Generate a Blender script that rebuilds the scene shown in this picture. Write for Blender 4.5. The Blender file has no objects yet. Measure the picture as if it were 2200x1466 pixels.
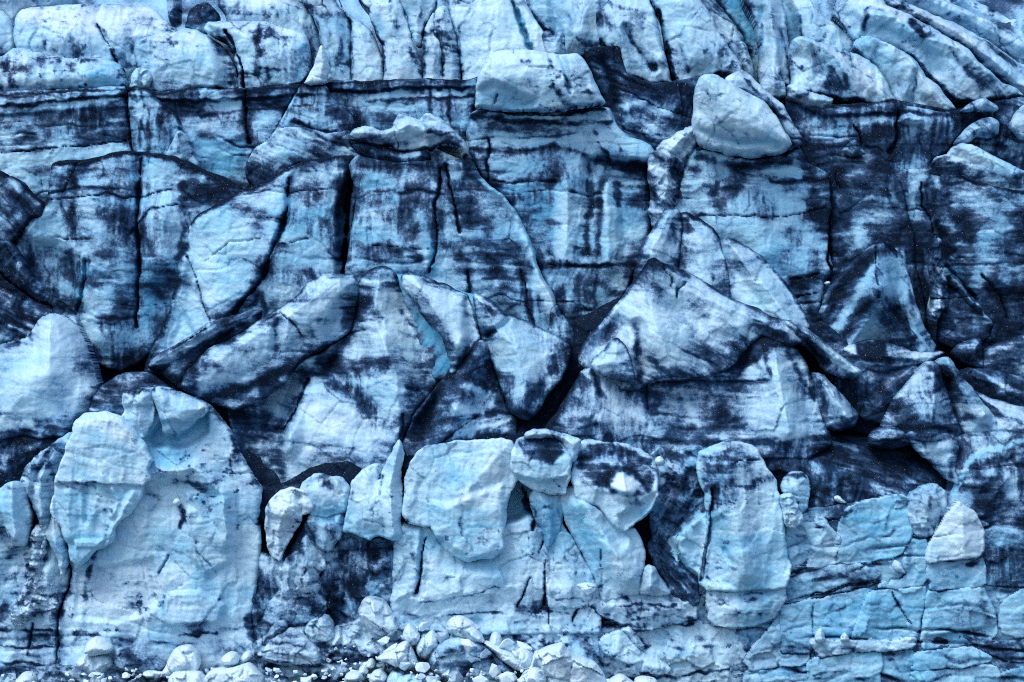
import bpy, math, random
import numpy as np

# ------------------------------------------------------------------ camera, sky, sun, exposure
S = 0.03            # metres per photo pixel at the foot of the ice cliff
D = 220.0           # metres from the camera to the foot of the cliff
CX, CY = 1100.0, 733.0
CAMZ = 22.0
scn = bpy.context.scene
cam_data = bpy.data.cameras.new('camera')
cam_data.sensor_width = 36.0
cam_data.lens = 36.0 * D / (2200 * S)
cam_data.clip_start = 1.0
cam_data.clip_end = 3000.0
cam = bpy.data.objects.new('camera', cam_data)
scn.collection.objects.link(cam)
cam.location = (0, -D, CAMZ)
cam.rotation_euler = (math.radians(90), 0, 0)
scn.camera = cam

SUN_EL, SUN_AZ = 56.0, -42.0      # azimuth from the camera's side (-y), negative = from the left
world = bpy.data.worlds.new('World'); scn.world = world; world.use_nodes = True
nt = world.node_tree
bg = nt.nodes['Background']
sky = nt.nodes.new('ShaderNodeTexSky'); sky.sky_type = 'NISHITA'
sky.sun_disc = False
sky.sun_elevation = math.radians(SUN_EL)
sky.sun_rotation = math.radians(180.0 - SUN_AZ)
sky.air_density = 1.0; sky.dust_density = 2.0; sky.ozone_density = 1.5
nt.links.new(sky.outputs[0], bg.inputs[0])
bg.inputs[1].default_value = 0.15
sd = bpy.data.lights.new('sun', 'SUN'); sd.energy = 1.5; sd.angle = math.radians(30); sd.color = (1.0, 0.97, 0.93)
sun = bpy.data.objects.new('sun', sd); scn.collection.objects.link(sun)
sun.rotation_euler = (math.radians(90.0 - SUN_EL), 0, math.radians(SUN_AZ))
sun.location = (-60, -120, 120)
scn.view_settings.view_transform = 'Standard'
scn.view_settings.look = 'None'
scn.view_settings.gamma = 1.0
scn.view_settings.use_curve_mapping = False
scn.view_settings.exposure = 0.45
scn.cycles.max_bounces = 4
scn.cycles.diffuse_bounces = 2
scn.cycles.glossy_bounces = 1
scn.cycles.use_denoising = False
scn.cycles.filter_width = 1.1

# ------------------------------------------------------------------ numpy helpers
def pts(s):
    if not isinstance(s, str): return np.array(s, float)
    return np.array([[float(v) for v in p.split(',')] for p in s.split()], float)

def _hash(ix, iy, seed):
    h = (ix.astype(np.int64) * 374761393 + iy.astype(np.int64) * 668265263 + seed * 974634721) & 0xffffffff
    h = ((h ^ (h >> 13)) * 1274126177) & 0xffffffff
    h = h ^ (h >> 16)
    return (h & 0xffff) / 65535.0

def vnoise(x, y, seed=0):
    """gradient-free smooth value noise, -1..1"""
    xi = np.floor(x); yi = np.floor(y)
    fx = x - xi; fy = y - yi
    fx = fx * fx * fx * (fx * (fx * 6 - 15) + 10); fy = fy * fy * fy * (fy * (fy * 6 - 15) + 10)
    xi = xi.astype(np.int64); yi = yi.astype(np.int64)
    a = _hash(xi, yi, seed); b = _hash(xi + 1, yi, seed); c = _hash(xi, yi + 1, seed); d = _hash(xi + 1, yi + 1, seed)
    return 2 * (a + (b - a) * fx + (c - a) * fy + (a - b - c + d) * fx * fy) - 1

def fbm(x, y, seed=0, octv=4, gain=0.5):
    r = 0; a = 1.0; t = 0
    for k in range(octv):
        r = r + a * vnoise(x * 2**k + 17.3 * k, y * 2**k - 9.1 * k, seed + 31 * k); t += a; a *= gain
    return r / t

def sstep(a, b, x):
    t = np.clip((x - a) / (b - a), 0, 1); return t * t * (3 - 2 * t)

def seg_dist(x, y, P, closed=False):
    """distance to a polyline and the vector to its nearest point"""
    best = np.full(x.shape, 1e18); vx = np.zeros_like(x); vy = np.zeros_like(x)
    n = len(P)
    for i in range(n if closed else n - 1):
        ax, ay = P[i]; bx, by = P[(i + 1) % n]
        dx, dy = bx - ax, by - ay
        L2 = dx * dx + dy * dy + 1e-9
        t = np.clip(((x - ax) * dx + (y - ay) * dy) / L2, 0, 1)
        qx = ax + t * dx - x; qy = ay + t * dy - y
        d = qx * qx + qy * qy
        m = d < best
        best = np.where(m, d, best); vx = np.where(m, qx, vx); vy = np.where(m, qy, vy)
    return np.sqrt(best), vx, vy

def inside(x, y, P):
    r = np.zeros(x.shape, bool); n = len(P); j = n - 1
    for i in range(n):
        xi, yi = P[i]; xj, yj = P[j]
        if yi != yj:
            c = ((yi > y) != (yj > y)) & (x < (xj - xi) * (y - yi) / (yj - yi) + xi)
            r ^= c
        j = i
    return r

# strokes: L line, R sharp ridge, P polygon, S surface leaning back above a line, U leaning back below a line
def L(a, r, s): return ('l', a, r, pts(s))
def R(a, r, s): return ('r', a, r, pts(s))
def P(a, r, s): return ('p', a, r, pts(s))
def SL(k, s): return ('s', k, 0, pts(s))
def U(k, s): return ('u', k, 0, pts(s))

def apply(ops, x, y, base):
    out = base
    for kind, a, r, q in ops:
        if kind in 'lr':
            b = q.min(0) - r - 2; c = q.max(0) + r + 2
            m = (x > b[0]) & (x < c[0]) & (y > b[1]) & (y < c[1])
            if not m.any(): continue
            d, _, _ = seg_dist(x[m], y[m], q)
            t = np.clip(1 - d / r, 0, 1)
            if kind == 'l': t = t * t * (3 - 2 * t)
            out[m] += a * t
        elif kind == 'p':
            b = q.min(0) - r - 2; c = q.max(0) + r + 2
            m = (x > b[0]) & (x < c[0]) & (y > b[1]) & (y < c[1])
            if not m.any(): continue
            d, _, _ = seg_dist(x[m], y[m], q, True)
            ins = inside(x[m], y[m], q)
            out[m] += a * sstep(-r, r, np.where(ins, d, -d))
        else:
            o = np.argsort(q[:, 0]); yl = np.interp(x, q[o, 0], q[o, 1])
            t = (yl - y) if kind == 's' else (y - yl)
            t = np.where(t > 0, np.sqrt(t * t + 36) - 6, 0)
            out -= a * t * S
    return out

# ------------------------------------------------------------------ materials
def ice_material(name, white, blue, film, dirt, bump=0.5):
    """vertex layer 'ice': r ash film with painted shade, g blueness of the ice, b solid ash, a frost"""
    m = bpy.data.materials.new(name); m.use_nodes = True
    t = m.node_tree; N = t.nodes; K = t.links
    b = N['Principled BSDF']
    def node(ty, **kw):
        n = N.new(ty)
        for k, v in kw.items(): setattr(n, k, v)
        return n
    def math_(op, a, bb=None, c=None, clamp=False):
        n = node('ShaderNodeMath', operation=op); n.use_clamp = clamp
        for i, v in enumerate((a, bb, c)):
            if v is None: continue
            if isinstance(v, (int, float)): n.inputs[i].default_value = v
            else: K.new(v, n.inputs[i])
        return n.outputs[0]
    def step_(v, a, bb):
        n = node('ShaderNodeMapRange', interpolation_type='SMOOTHSTEP'); K.new(v, n.inputs['Value'])
        n.inputs['From Min'].default_value = a; n.inputs['From Max'].default_value = bb; return n.outputs[0]
    def mix_(f, a, bb):
        n = node('ShaderNodeMix', data_type='RGBA'); K.new(f, n.inputs[0])
        for i, v in ((6, a), (7, bb)):
            if isinstance(v, tuple): n.inputs[i].default_value = (*v, 1)
            else: K.new(v, n.inputs[i])
        return n.outputs[2]
    co = node('ShaderNodeAttribute', attribute_name='strata_co').outputs['Vector']
    at = node('ShaderNodeAttribute', attribute_name='ice')
    sep = node('ShaderNodeSeparateColor'); K.new(at.outputs['Color'], sep.inputs[0])
    film_a, blue_a, solid_a, frost_a = sep.outputs[0], sep.outputs[1], sep.outputs[2], at.outputs['Alpha']
    def noise(scale, detail=4, rough=0.6):
        n = node('ShaderNodeTexNoise'); n.inputs['Scale'].default_value = scale
        n.inputs['Detail'].default_value = detail; n.inputs['Roughness'].default_value = rough
        K.new(co, n.inputs['Vector']); return n.outputs['Fac']
    grain = noise(4.5, 4, 0.75)
    fine = noise(13.0, 2, 0.6)
    g = math_('ADD', math_('MULTIPLY_ADD', grain, 1.2, -0.6), math_('MULTIPLY_ADD', fine, 0.7, -0.35))
    bl = math_('MULTIPLY_ADD', g, 0.75, blue_a, clamp=True)
    c = mix_(bl, white, blue)
    c = mix_(math_('MULTIPLY', frost_a, math_('MULTIPLY_ADD', grain, 1.6, -0.2), clamp=True), c, (0.74, 0.85, 0.93))
    am = math_('ADD', film_a, math_('MULTIPLY', g, math_('MULTIPLY', step_(film_a, 0.02, 0.4), 0.52)), clamp=True)
    rp = node('ShaderNodeValToRGB'); K.new(am, rp.inputs[0]); el = rp.color_ramp.elements
    el[0].position = 0.30; el[0].color = (*film, 1)
    el[1].position = 1.0; el[1].color = (*dirt, 1)
    e2 = el.new(0.62); e2.color = (film[0] * .36, film[1] * .33, film[2] * .36, 1)
    c = mix_(step_(am, -0.04, 0.66), c, rp.outputs[0])
    so = step_(am, 0.45, 0.9)
    # pale flecks painted on the ash as wet glints
    fl = math_('MULTIPLY', step_(fine, 0.66, 0.72), math_('MULTIPLY', solid_a, step_(grain, 0.48, 0.56)))
    c = mix_(math_('MULTIPLY', fl, 0.7, clamp=True), c, (0.60, 0.72, 0.82))
    K.new(c, b.inputs['Base Color'])
    K.new(math_('MULTIPLY_ADD', so, 0.14, 0.42), b.inputs['Roughness'])
    K.new(math_('MULTIPLY_ADD', so, -0.3, 0.3), b.inputs['Specular IOR Level'])
    bp = node('ShaderNodeBump'); bp.inputs['Strength'].default_value = bump; bp.inputs['Distance'].default_value = 0.12
    K.new(grain, bp.inputs['Height']); K.new(bp.outputs[0], b.inputs['Normal'])
    return m

ICE = ice_material('glacier_ice', (0.45, 0.72, 0.89), (0.09, 0.47, 0.74), (0.060, 0.19, 0.40), (0.006, 0.012, 0.026), 0.4)

def ash_shade_layers(x, y, u, v, dv, drip, lines, pat=0.18):
    """turn the painted ash and shade amount into a smooth film and broken solid ash; the noise is one field
    over the whole glacier so bands and streaks run on across the joints"""
    blot = fbm(x / 44, y / 36, 501, 5, 0.60)
    uw = u + 16 * fbm(x / 70, y / 70, 512, 3, .6); vw = v + 10 * fbm(x / 60, y / 60, 513, 3, .6)
    tint = fbm(uw / 105, vw / 9, 502, 4, 0.62)
    drp = fbm(uw / 7, vw / 70, 503, 4, 0.6)
    zone = fbm(x / 150, y / 120, 504, 2)
    fac = sstep(-.12, .12, zone + (drip - .5) * 0.9)
    an = tint + (drp - tint) * fac
    w1 = v / 24 + 1.5 * fbm(u / 200, v / 150, 505, 3) + 0.3 * fbm(u / 36, v / 30, 506, 3)
    k = np.floor(w1).astype(np.int64); fr = w1 - k
    hw = 0.045 + 0.10 * _hash(k, k * 0, 507)
    ls = np.clip(1.7 * _hash(k, k * 0 + 3, 508) - 0.75, 0, 1) * np.clip(0.35 + 1.6 * fbm(u / 110 + 7.7 * k, k * 1.3, 509, 3), 0, 1)
    line = np.exp(-((fr - .5) / hw) ** 2) * ls * lines
    dd = dv + line * (0.15 + 0.6 * np.clip(dv * 2, 0, 1))
    amt = np.clip(dd * 2.6 - .05, 0, 1)
    film = np.clip(dd + amt * (0.56 * blot + 0.40 * an + 0.10 * fbm(x / 13, y / 11, 511, 3, .6)), 0, 1)
    solid = sstep(.45, .9, film)
    return film, solid, line, tint, an

# ------------------------------------------------------------------ block builder
COL = scn.collection
_seed = [1]
_meshrng = np.random.RandomState(5)

def depth(Y):
    """traced depth order to metres behind the foot of the cliff"""
    return np.interp(Y, [-4, -1, 0, 1.2, 2, 3, 4.4, 5, 6, 7.5, 10.5, 14, 18, 24, 40, 120],
                        [-4, -.8, .35, 1.05, 1.45, 1.95, 3.0, 3.6, 4.3, 5.1, 6.6, 9.2, 12.2, 17.5, 32, 110])

def px_world(px, py, Y):
    k = S * (D + Y) / D
    return (px - CX) * k, (CY - py) * k + CAMZ

def roughen(q, rough, seed, step=5.0, grow=0.0):
    out = []
    n = len(q)
    for i in range(n):
        a = q[i]; b = q[(i + 1) % n]
        m = max(1, int(np.hypot(*(b - a)) / step))
        for j in range(m): out.append(a + (b - a) * j / m)
    o = np.array(out)
    # light corner smoothing, then fractal wobble
    o = 0.5 * o + 0.25 * (np.roll(o, 1, 0) + np.roll(o, -1, 0))
    if grow:
        tg = np.roll(o, -1, 0) - np.roll(o, 1, 0); tg /= np.linalg.norm(tg, axis=1)[:, None] + 1e-9
        ar = np.sum(o[:, 0] * np.roll(o[:, 1], -1) - o[:, 1] * np.roll(o[:, 0], -1))
        o = o + grow * np.stack([tg[:, 1], -tg[:, 0]], 1) * (1 if ar > 0 else -1)
    dx = fbm(o[:, 0] / 28, o[:, 1] / 28, seed, 3, 0.6) * rough
    dy = fbm(o[:, 0] / 28 + 50, o[:, 1] / 28, seed + 7, 3, 0.6) * rough
    o[:, 0] += dx + 0.3 * rough * fbm(o[:, 0] / 7, o[:, 1] / 7, seed + 70, 2); o[:, 1] += dy + 0.3 * rough * fbm(o[:, 0] / 7, o[:, 1] / 7, seed + 71, 2)
    return o

def block(name, Y, T, outline, g=2.7, R0=30, E=1.0, bulge=0.5, z=(), d=(), c=(), f=(), d0=0.0, c0=0.2, f0=0.0,
          rim=None, base=None, ang=0.0, drip=0.25, rough=3.5, lump=0.22, facet=0.12, fs=70, step=0.05, cracks=(),
          warp=7.0, grow=0.0, pat=0.18, RS=0.34, ES=0.38, lines=0.7, zs=1.0, soot=None, crease=.4, flute=.1, tilt=0.0, fract=1.0, spots=0.0, cvar=.5, mat=None):
    """One piece of ice: traced outline, sculpted front, sides and back T metres deep."""
    seed = _seed[0]; _seed[0] += 13
    Y = float(depth(Y))
    q = roughen(pts(outline), rough, seed, grow=grow)
    lo = q.min(0) - g; hi = q.max(0) + g
    xs = np.arange(lo[0], hi[0] + g, g); ys = np.arange(lo[1], hi[1] + g, g)
    X, Yp = np.meshgrid(xs, ys); ny, nx = X.shape
    cxm = 0.25 * (X[:-1, :-1] + X[1:, :-1] + X[:-1, 1:] + X[1:, 1:]); cym = 0.25 * (Yp[:-1, :-1] + Yp[1:, :-1] + Yp[:-1, 1:] + Yp[1:, 1:])
    keep = inside(cxm, cym, q)
    idx = np.arange(nx * ny).reshape(ny, nx)
    A, B, C2, D2 = idx[:-1, :-1][keep], idx[:-1, 1:][keep], idx[1:, 1:][keep], idx[1:, :-1][keep]
    quads = np.stack([A, D2, C2, B], 1)               # faces the camera (-y)
    used = np.unique(quads)
    remap = -np.ones(nx * ny, int); remap[used] = np.arange(len(used))
    quads = remap[quads]
    x = X.ravel()[used].copy(); y = Yp.ravel()[used].copy()
    ed = np.concatenate([quads[:, [0, 1]], quads[:, [1, 2]], quads[:, [2, 3]], quads[:, [3, 0]]])
    key = ed[:, 0].astype(np.int64) * (len(used) + 1) + ed[:, 1]; rkey = ed[:, 1].astype(np.int64) * (len(used) + 1) + ed[:, 0]
    bd = ed[~np.isin(key, rkey)]
    dist, vx, vy = seg_dist(x, y, q, True)
    bv = np.unique(bd)
    x[bv] += vx[bv]; y[bv] += vy[bv]; dist[bv] = 0
    # relief
    wx = x + warp * fbm(x / 22, y / 22, seed + 3, 3, 0.6); wy = y + warp * fbm(x / 22, y / 22, seed + 4, 3, 0.6)
    cw = x + 7 * fbm(x / 44, y / 44, seed + 5, 4, 0.6); chh = y + 7 * fbm(x / 44, y / 44, seed + 6, 4, 0.6)
    rv = R0 * RS * np.clip(1 + 1.1 * fbm(x / 45, y / 45, seed + 2, 3), .25, 2.2)
    t = np.clip(1 - dist / rv, 0, 1)
    h = -E * ES * t ** 2.6
    dm = min(dist.max(), 160.0)
    h = h + 0.8 * bulge * sstep(0, dm, dist)
    h = h - tilt * (y.max() - y) * S
    h = h + zs * apply(z, x + 0.5 * (wx - x), y + 0.5 * (wy - y), np.zeros_like(x))
    ca, sa = math.cos(math.radians(ang)), math.sin(math.radians(ang))
    u = (x * ca + y * sa); v = (-x * sa + y * ca)       # u along strata, v across
    h = h + lump * fbm(u / 120, v / 80, 608, 3) + lump * crease * (np.abs(fbm(u / 60, v / 34, 609, 4, 0.5)) - .2) + 0.03 * fbm(x / 9, y / 7, 610, 3, .6)
    h = h - flute * np.abs(fbm(wx / 48, wy / 170, 630, 4, 0.55)) * 2.0
    frac = np.zeros_like(x)
    if facet:
        for lev, (sc_, am) in enumerate(((fs, facet), (fs * 0.42, facet * 0.5))):
            sx, sy = wx / sc_, (wy + 0.5 * (y - wy)) / sc_
            ix, iy = np.floor(sx).astype(int), np.floor(sy).astype(int)
            bdst = np.full(x.shape, 9e9); b2d = np.full(x.shape, 9e9); val = np.zeros_like(x)
            for ox in (-1, 0, 1):
                for oy in (-1, 0, 1):
                    jx, jy = ix + ox, iy + oy
                    px_ = jx + _hash(jx, jy, seed + 21); py_ = jy + _hash(jx, jy, seed + 22)
                    dd = (sx - px_)**2 + (sy - py_)**2
                    tx = _hash(jx, jy, seed + 23) - .5; ty = _hash(jx, jy, seed + 24) - .5; cc = _hash(jx, jy, seed + 25) - .5
                    m = dd < bdst
                    b2d = np.where(m, bdst, np.minimum(b2d, dd))
                    bdst = np.where(m, dd, bdst); val = np.where(m, cc + 1.6 * (tx * (sx - px_) + ty * (sy - py_)), val)
            h = h + 1.1 * am * val
            edge = np.clip(1 - (np.sqrt(b2d) - np.sqrt(bdst)) * sc_ / (4.5 if lev == 0 else 3.0), 0, 1)
            frac = np.maximum(frac, edge * np.clip(0.1 + 2.2 * fbm(x / 50, y / 50, seed + 77 + lev, 3), 0, 1) * (1 if lev == 0 else .5))
        h = h - 0.10 * fract * frac
    dv = d0 + pat * 0.9 * fbm(x / 90, y / 70, 614, 3) * (1 if d0 > 0.02 else 0.4)
    dmod = np.clip(0.95 + 0.9 * fbm(x / 38, y / 30, seed + 18, 3, 0.6), 0.25, 1.5)
    dd_ = apply(d, wx, wy, np.zeros_like(x))
    dv = dv + dd_ * np.where(dd_ > 0, dmod * 0.74, 0.9)
    dv = dv + 0.30 * fract * frac
    if spots: dv = dv + spots * sstep(.12, .5, fbm(x / 15, y / 11, 640, 4, .65)) * sstep(-.1, .25, fbm(x / 120, y / 90, 641, 3))
    cv = apply(c, wx, wy, np.full_like(x, c0)); fv = apply(f, wx, wy, np.full_like(x, f0))
    for w_, dep, s_, da, cy_ in cracks:
        dk, _, _ = seg_dist(cw, chh, pts(s_))
        wv = w_ * np.clip(0.62 + 1.0 * fbm(x / 34, y / 34, seed + 41, 4, .65), .12, 1.4)
        tk_ = np.clip(1 - dk / wv, 0, 1); tk_ = tk_ * tk_ * (3 - 2 * tk_)
        h = h - dep * tk_
        dv = dv + da * tk_ * np.clip(.9 + .6 * fbm(x / 40, y / 40, seed + 43, 2), .3, 1.2) + (0.22 * np.clip(1 - dk / (w_ * 3), 0, 1) if da > .2 else 0)
        if cy_: cv = apply([('l', cy_, w_ * 1.6, pts(s_))], cw, chh, cv)  # bluer colour stands in for light glowing through the ice at cracks
    nl = np.sqrt(vx * vx + vy * vy) + 1e-6
    up = np.clip(-vy / nl, -1, 1)
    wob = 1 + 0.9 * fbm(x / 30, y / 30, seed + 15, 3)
    if soot:  # darker towards the sides and foot of the block, crest paler
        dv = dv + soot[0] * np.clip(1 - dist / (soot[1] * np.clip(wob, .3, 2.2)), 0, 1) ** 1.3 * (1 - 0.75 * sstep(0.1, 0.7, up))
    if rim: dv = dv + rim[0] * sstep(0.05, 0.5, up) * np.clip(1.15 - dist / (rim[1] * np.clip(wob, .25, 2.5)), 0, 1)
    if base: dv = dv + base[0] * sstep(0.05, 0.5, -up) * np.clip(1.15 - dist / (base[1] * np.clip(wob, .25, 2.5)), 0, 1)
    film, solid, line, tint, an = ash_shade_layers(x, y, u, v, dv, drip, lines)
    h = h - 2.0 * step * line + 0.5 * step * tint
    cv = cv + cvar * fbm(x / 90, y / 65, 620, 4) + 0.34 * tint + 0.25 * fract * frac
    n = len(x)
    wxm, wz = px_world(x, y, Y)
    wy_ = Y - h
    # sides and back
    cx0, cy0 = wxm[bv].mean(), wz[bv].mean()
    bidx = -np.ones(n, int); bidx[bv] = np.arange(len(bv)) + n
    bx = cx0 + (wxm[bv] - cx0) * 0.97; bz = cz = cy0 + (wz[bv] - cy0) * 0.97
    by = wy_[bv] + 0.45 * T
    b2x = cx0 + (wxm[bv] - cx0) * 0.80; b2z = cy0 + (wz[bv] - cy0) * 0.80
    nb = len(bv)
    V = np.zeros((n + 2 * nb + 1, 3))
    V[:n, 0], V[:n, 1], V[:n, 2] = wxm, wy_, wz
    V[n:n + nb] = np.stack([bx, by, bz], 1)
    V[n + nb:n + 2 * nb] = np.stack([b2x, np.full(nb, Y + T), b2z], 1)
    V[-1] = (cx0, Y + T * 1.05, cy0)
    a, b_ = bd[:, 0], bd[:, 1]
    a1, b1 = bidx[a], bidx[b_]; a2, b2 = a1 + nb, b1 + nb
    sides = np.concatenate([np.stack([b_, a, a1, b1], 1), np.stack([b1, a1, a2, b2], 1)])
    fan = np.stack([b2, a2, np.full(len(a2), len(V) - 1)], 1)
    allq = np.concatenate([quads, sides])
    org = np.array([cx0, Y + T * 0.4, wz.min()])
    V -= org
    me = bpy.data.meshes.new(name)
    me.vertices.add(len(V)); me.vertices.foreach_set('co', V.astype(np.float32).ravel())
    nl_ = len(allq) * 4 + len(fan) * 3
    me.loops.add(nl_); me.loops.foreach_set('vertex_index', np.concatenate([allq.ravel(), fan.ravel()]).astype(np.int32))
    np_ = len(allq) + len(fan)
    me.polygons.add(np_)
    st = np.concatenate([np.arange(len(allq)) * 4, len(allq) * 4 + np.arange(len(fan)) * 3])
    me.polygons.foreach_set('loop_start', st.astype(np.int32))
    me.update(calc_edges=True)
    me.polygons.foreach_set('use_smooth', np.ones(np_, bool))
    def ext(arr, back): return np.concatenate([arr, arr[bv], arr[bv], [back]])
    off = np.zeros(3)
    wdep = ext(wy_, Y + T); wdep[n + nb:] = Y + T
    sc3 = np.stack([ext(u, u.mean()) * S + off[0], wdep + off[1], -ext(v, v.mean()) * S + off[2]], 1)
    at = me.attributes.new('strata_co', 'FLOAT_VECTOR', 'POINT'); at.data.foreach_set('vector', sc3.astype(np.float32).ravel())
    colr = np.stack([ext(film, d0), ext(np.clip(cv, 0, 1.2), c0), ext(solid, d0), ext(np.clip(fv, 0, 1.5), f0)], 1)
    at = me.attributes.new('ice', 'FLOAT_COLOR', 'POINT'); at.data.foreach_set('color', colr.astype(np.float32).ravel())
    me.materials.append(mat or ICE)
    o = bpy.data.objects.new(name, me); COL.objects.link(o)
    o.location = org
    return o

def tag(o, label, cat, group=None):
    o['label'] = label; o['category'] = cat
    if group: o['group'] = group
    return o

def one(name, label, cat, Y, T, outline, group=None, **kw):
    return tag(block(name, Y, T, outline, **kw), label, cat, group)

def many(name, label, cat, parts, group=None):
    """parts: (part name, Y, T, outline, options)"""
    obs = [block(p[0], p[1], p[2], p[3], **(p[4] if len(p) > 4 else {})) for p in parts]
    e = bpy.data.objects.new(name, None); COL.objects.link(e)
    zmin = min(o.location.z for o in obs); xs = sum(o.location.x for o in obs) / len(obs); ysm = sum(o.location.y for o in obs) / len(obs)
    e.location = (xs, ysm, zmin); e.empty_display_size = 0.5
    for o in obs:
        o.parent = e; o.location = o.location - e.location
    return tag(e, label, cat, group)

# ------------------------------------------------------------------ setting: the glacier behind the blocks, the lagoon
def glacier():
    g = 12.0
    xs = np.arange(-700, 2901, g); ys = np.arange(-420, 1541, g)
    X, Yp = np.meshgrid(xs, ys); ny, nx = X.shape
    x, y = X.ravel(), Yp.ravel()
    ky = [-420, -60, 0, 200, 300, 400, 500, 600, 700, 800, 900, 950, 1000, 1100, 1300, 1541]
    kd = [110, 44, 41, 33, 29, 26, 23.5, 22, 20, 18.5, 15, 11.5, 9, 6.2, 5.2, 4.8]
    dep = np.interp(y, ky, depth(np.array(kd, float)))
    dep = dep + 0.8 * fbm(x / 160, y / 120, 901, 4) + 0.4 * fbm(x / 40, y / 30, 902, 3)
    out = sstep(0, 140, np.abs(x - 1100) - 1140)
    dep = dep - out * (1.0 + 2.2 * np.abs(fbm(x / 120, y / 160, 907, 4)) * 2)
    k = S * (D + dep) / D
    V = np.stack([(x - CX) * k, dep, (CY - y) * k + CAMZ], 1)
    idx = np.arange(nx * ny).reshape(ny, nx)
    q = np.stack([idx[:-1, :-1].ravel(), idx[1:, :-1].ravel(), idx[1:, 1:].ravel(), idx[:-1, 1:].ravel()], 1)
    me = bpy.data.meshes.new('glacier'); me.from_pydata(V.tolist(), [], q.tolist())
    me.polygons.foreach_set('use_smooth', np.ones(len(q), bool))
    at = me.attributes.new('strata_co', 'FLOAT_VECTOR', 'POINT')
    at.data.foreach_set('vector', (V + np.array([300, 40, 70])).astype(np.float32).ravel())
    dirt = np.interp(y, [-420, 60, 150, 210, 900, 1200, 1300], [0.15, 0.35, 0.75, 1.0, 1.1, 1.0, 0.8]) + 0.25 * fbm(x / 60, y / 50, 903, 3)  # ashy ice, darkened further to paint shade into gaps between blocks
    dirt = dirt - 0.5 * out * np.clip(dirt, 0, 1)
    film, solid, line, tint, an = ash_shade_layers(x, y, x, y, dirt, 0.4, 0.5)
    col = np.stack([film, np.full_like(x, 0.4), solid, np.full_like(x, 0.1)], 1)
    at = me.attributes.new('ice', 'FLOAT_COLOR', 'POINT'); at.data.foreach_set('color', col.astype(np.float32).ravel())
    me.materials.append(ICE)
    o = bpy.data.objects.new('glacier', me); COL.objects.link(o); o['kind'] = 'structure'
glacier()

wm = bpy.data.materials.new('lagoon_water'); wm.use_nodes = True
wb = wm.node_tree.nodes['Principled BSDF']
wb.inputs['Base Color'].default_value = (0.02, 0.05, 0.075, 1); wb.inputs['Roughness'].default_value = 0.12
wn = wm.node_tree.nodes.new('ShaderNodeTexNoise'); wn.inputs['Scale'].default_value = 0.8; wn.inputs['Detail'].default_value = 5
wt = wm.node_tree.nodes.new('ShaderNodeTexCoord'); wm.node_tree.links.new(wt.outputs['Object'], wn.inputs['Vector'])
wbp = wm.node_tree.nodes.new('ShaderNodeBump'); wbp.inputs['Strength'].default_value = 0.3; wbp.inputs['Distance'].default_value = 0.2
wm.node_tree.links.new(wn.outputs['Fac'], wbp.inputs['Height']); wm.node_tree.links.new(wbp.outputs[0], wb.inputs['Normal'])
me = bpy.data.meshes.new('lagoon_water')
me.from_pydata([(-400, -700, -0.2), (400, -700, -0.2), (400, 12, -0.2), (-400, 12, -0.2)], [], [(0, 1, 2, 3)])
me.materials.append(wm)
o = bpy.data.objects.new('lagoon_water', me); COL.objects.link(o); o['kind'] = 'structure'

# ------------------------------------------------------------------ top row: snowy blocks on the brow of the glacier
BR = 'snow topped ice blocks along the brow'
# shorthand settings: top blocks
def tk(**k):
    r = dict(spots=.32, soot=(.15, 22), flute=.2, tilt=.15, RS=.38, ES=.5, lines=.3, grow=1.5, R0=26, E=1.2, bulge=0.6, c0=0.32, d0=0.12, f0=0.3, facet=0.10, lump=0.25, step=0.03, pat=0.22, drip=0.45)
    r.update(k); return r

one('ice_block', 'pale block peeking out at the very top left corner', 'ice block', 36, 6, "-45,-40 150,-40 140,2 130,10 40,22 25,48 8,34 -45,20", BR, **tk(c0=.3))
one('ice_block', 'cut off pale block at the left edge above the long dirty block', 'ice block', 31, 5, "-45,8 5,22 19,42 28,90 24,118 -45,140", BR, **tk(base=(.4, 14)))
one('ice_block', 'broad speckled block at the top left with snowy sloping top', 'ice block', 29, 7,
    "38,14 60,8 120,2 200,1 305,3 330,20 345,35 366,58 372,75 320,100 300,200 262,190 200,170 60,150 32,112 26,70 27,40 31,24", BR,
    **tk(z=[SL(1.0, "20,42 60,45 120,55 180,62 250,75 370,85"), L(.25, 30, "60,90 130,90"), R(-.5, 10, "262,120 275,190")], f=[P(.7, 10, "30,15 310,0 370,60 250,78 120,55 35,40")],
       d0=.16, d=[L(.6, 7, "208,52 222,72 236,98 250,128"), L(.45, 10, "270,45 275,80 285,108"), L(.4, 22, "150,95 165,110 150,125"), L(.3, 16, "180,60 190,90"), L(.35, 10, "60,45 80,38 110,40 150,52"), L(.3, 8, "90,70 95,105"), L(.5, 12, "262,125 280,150 290,190")],
       c=[P(.35, 12, "36,52 110,58 110,100 36,105"), L(.5, 12, "268,130 285,180")], cracks=[(5, .5, "205,48 220,72 237,100 252,135", .3, .2)]))
one('ice_fin', 'thin upright dirty fin in the dark notch at the top left', 'ice fin', 33, 3, "352,-40 378,-40 384,20 382,50 370,58 362,40", None, **tk(d0=.4, R0=10, rough=4))
one('ice_lump', 'small dirty lump in the notch above the two square blocks', 'ice lump', 32.5, 3, "396,58 402,25 420,8 440,5 455,14 470,30 462,60 430,75", None, **tk(d0=.55, R0=18, rough=5, facet=.3))
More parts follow.
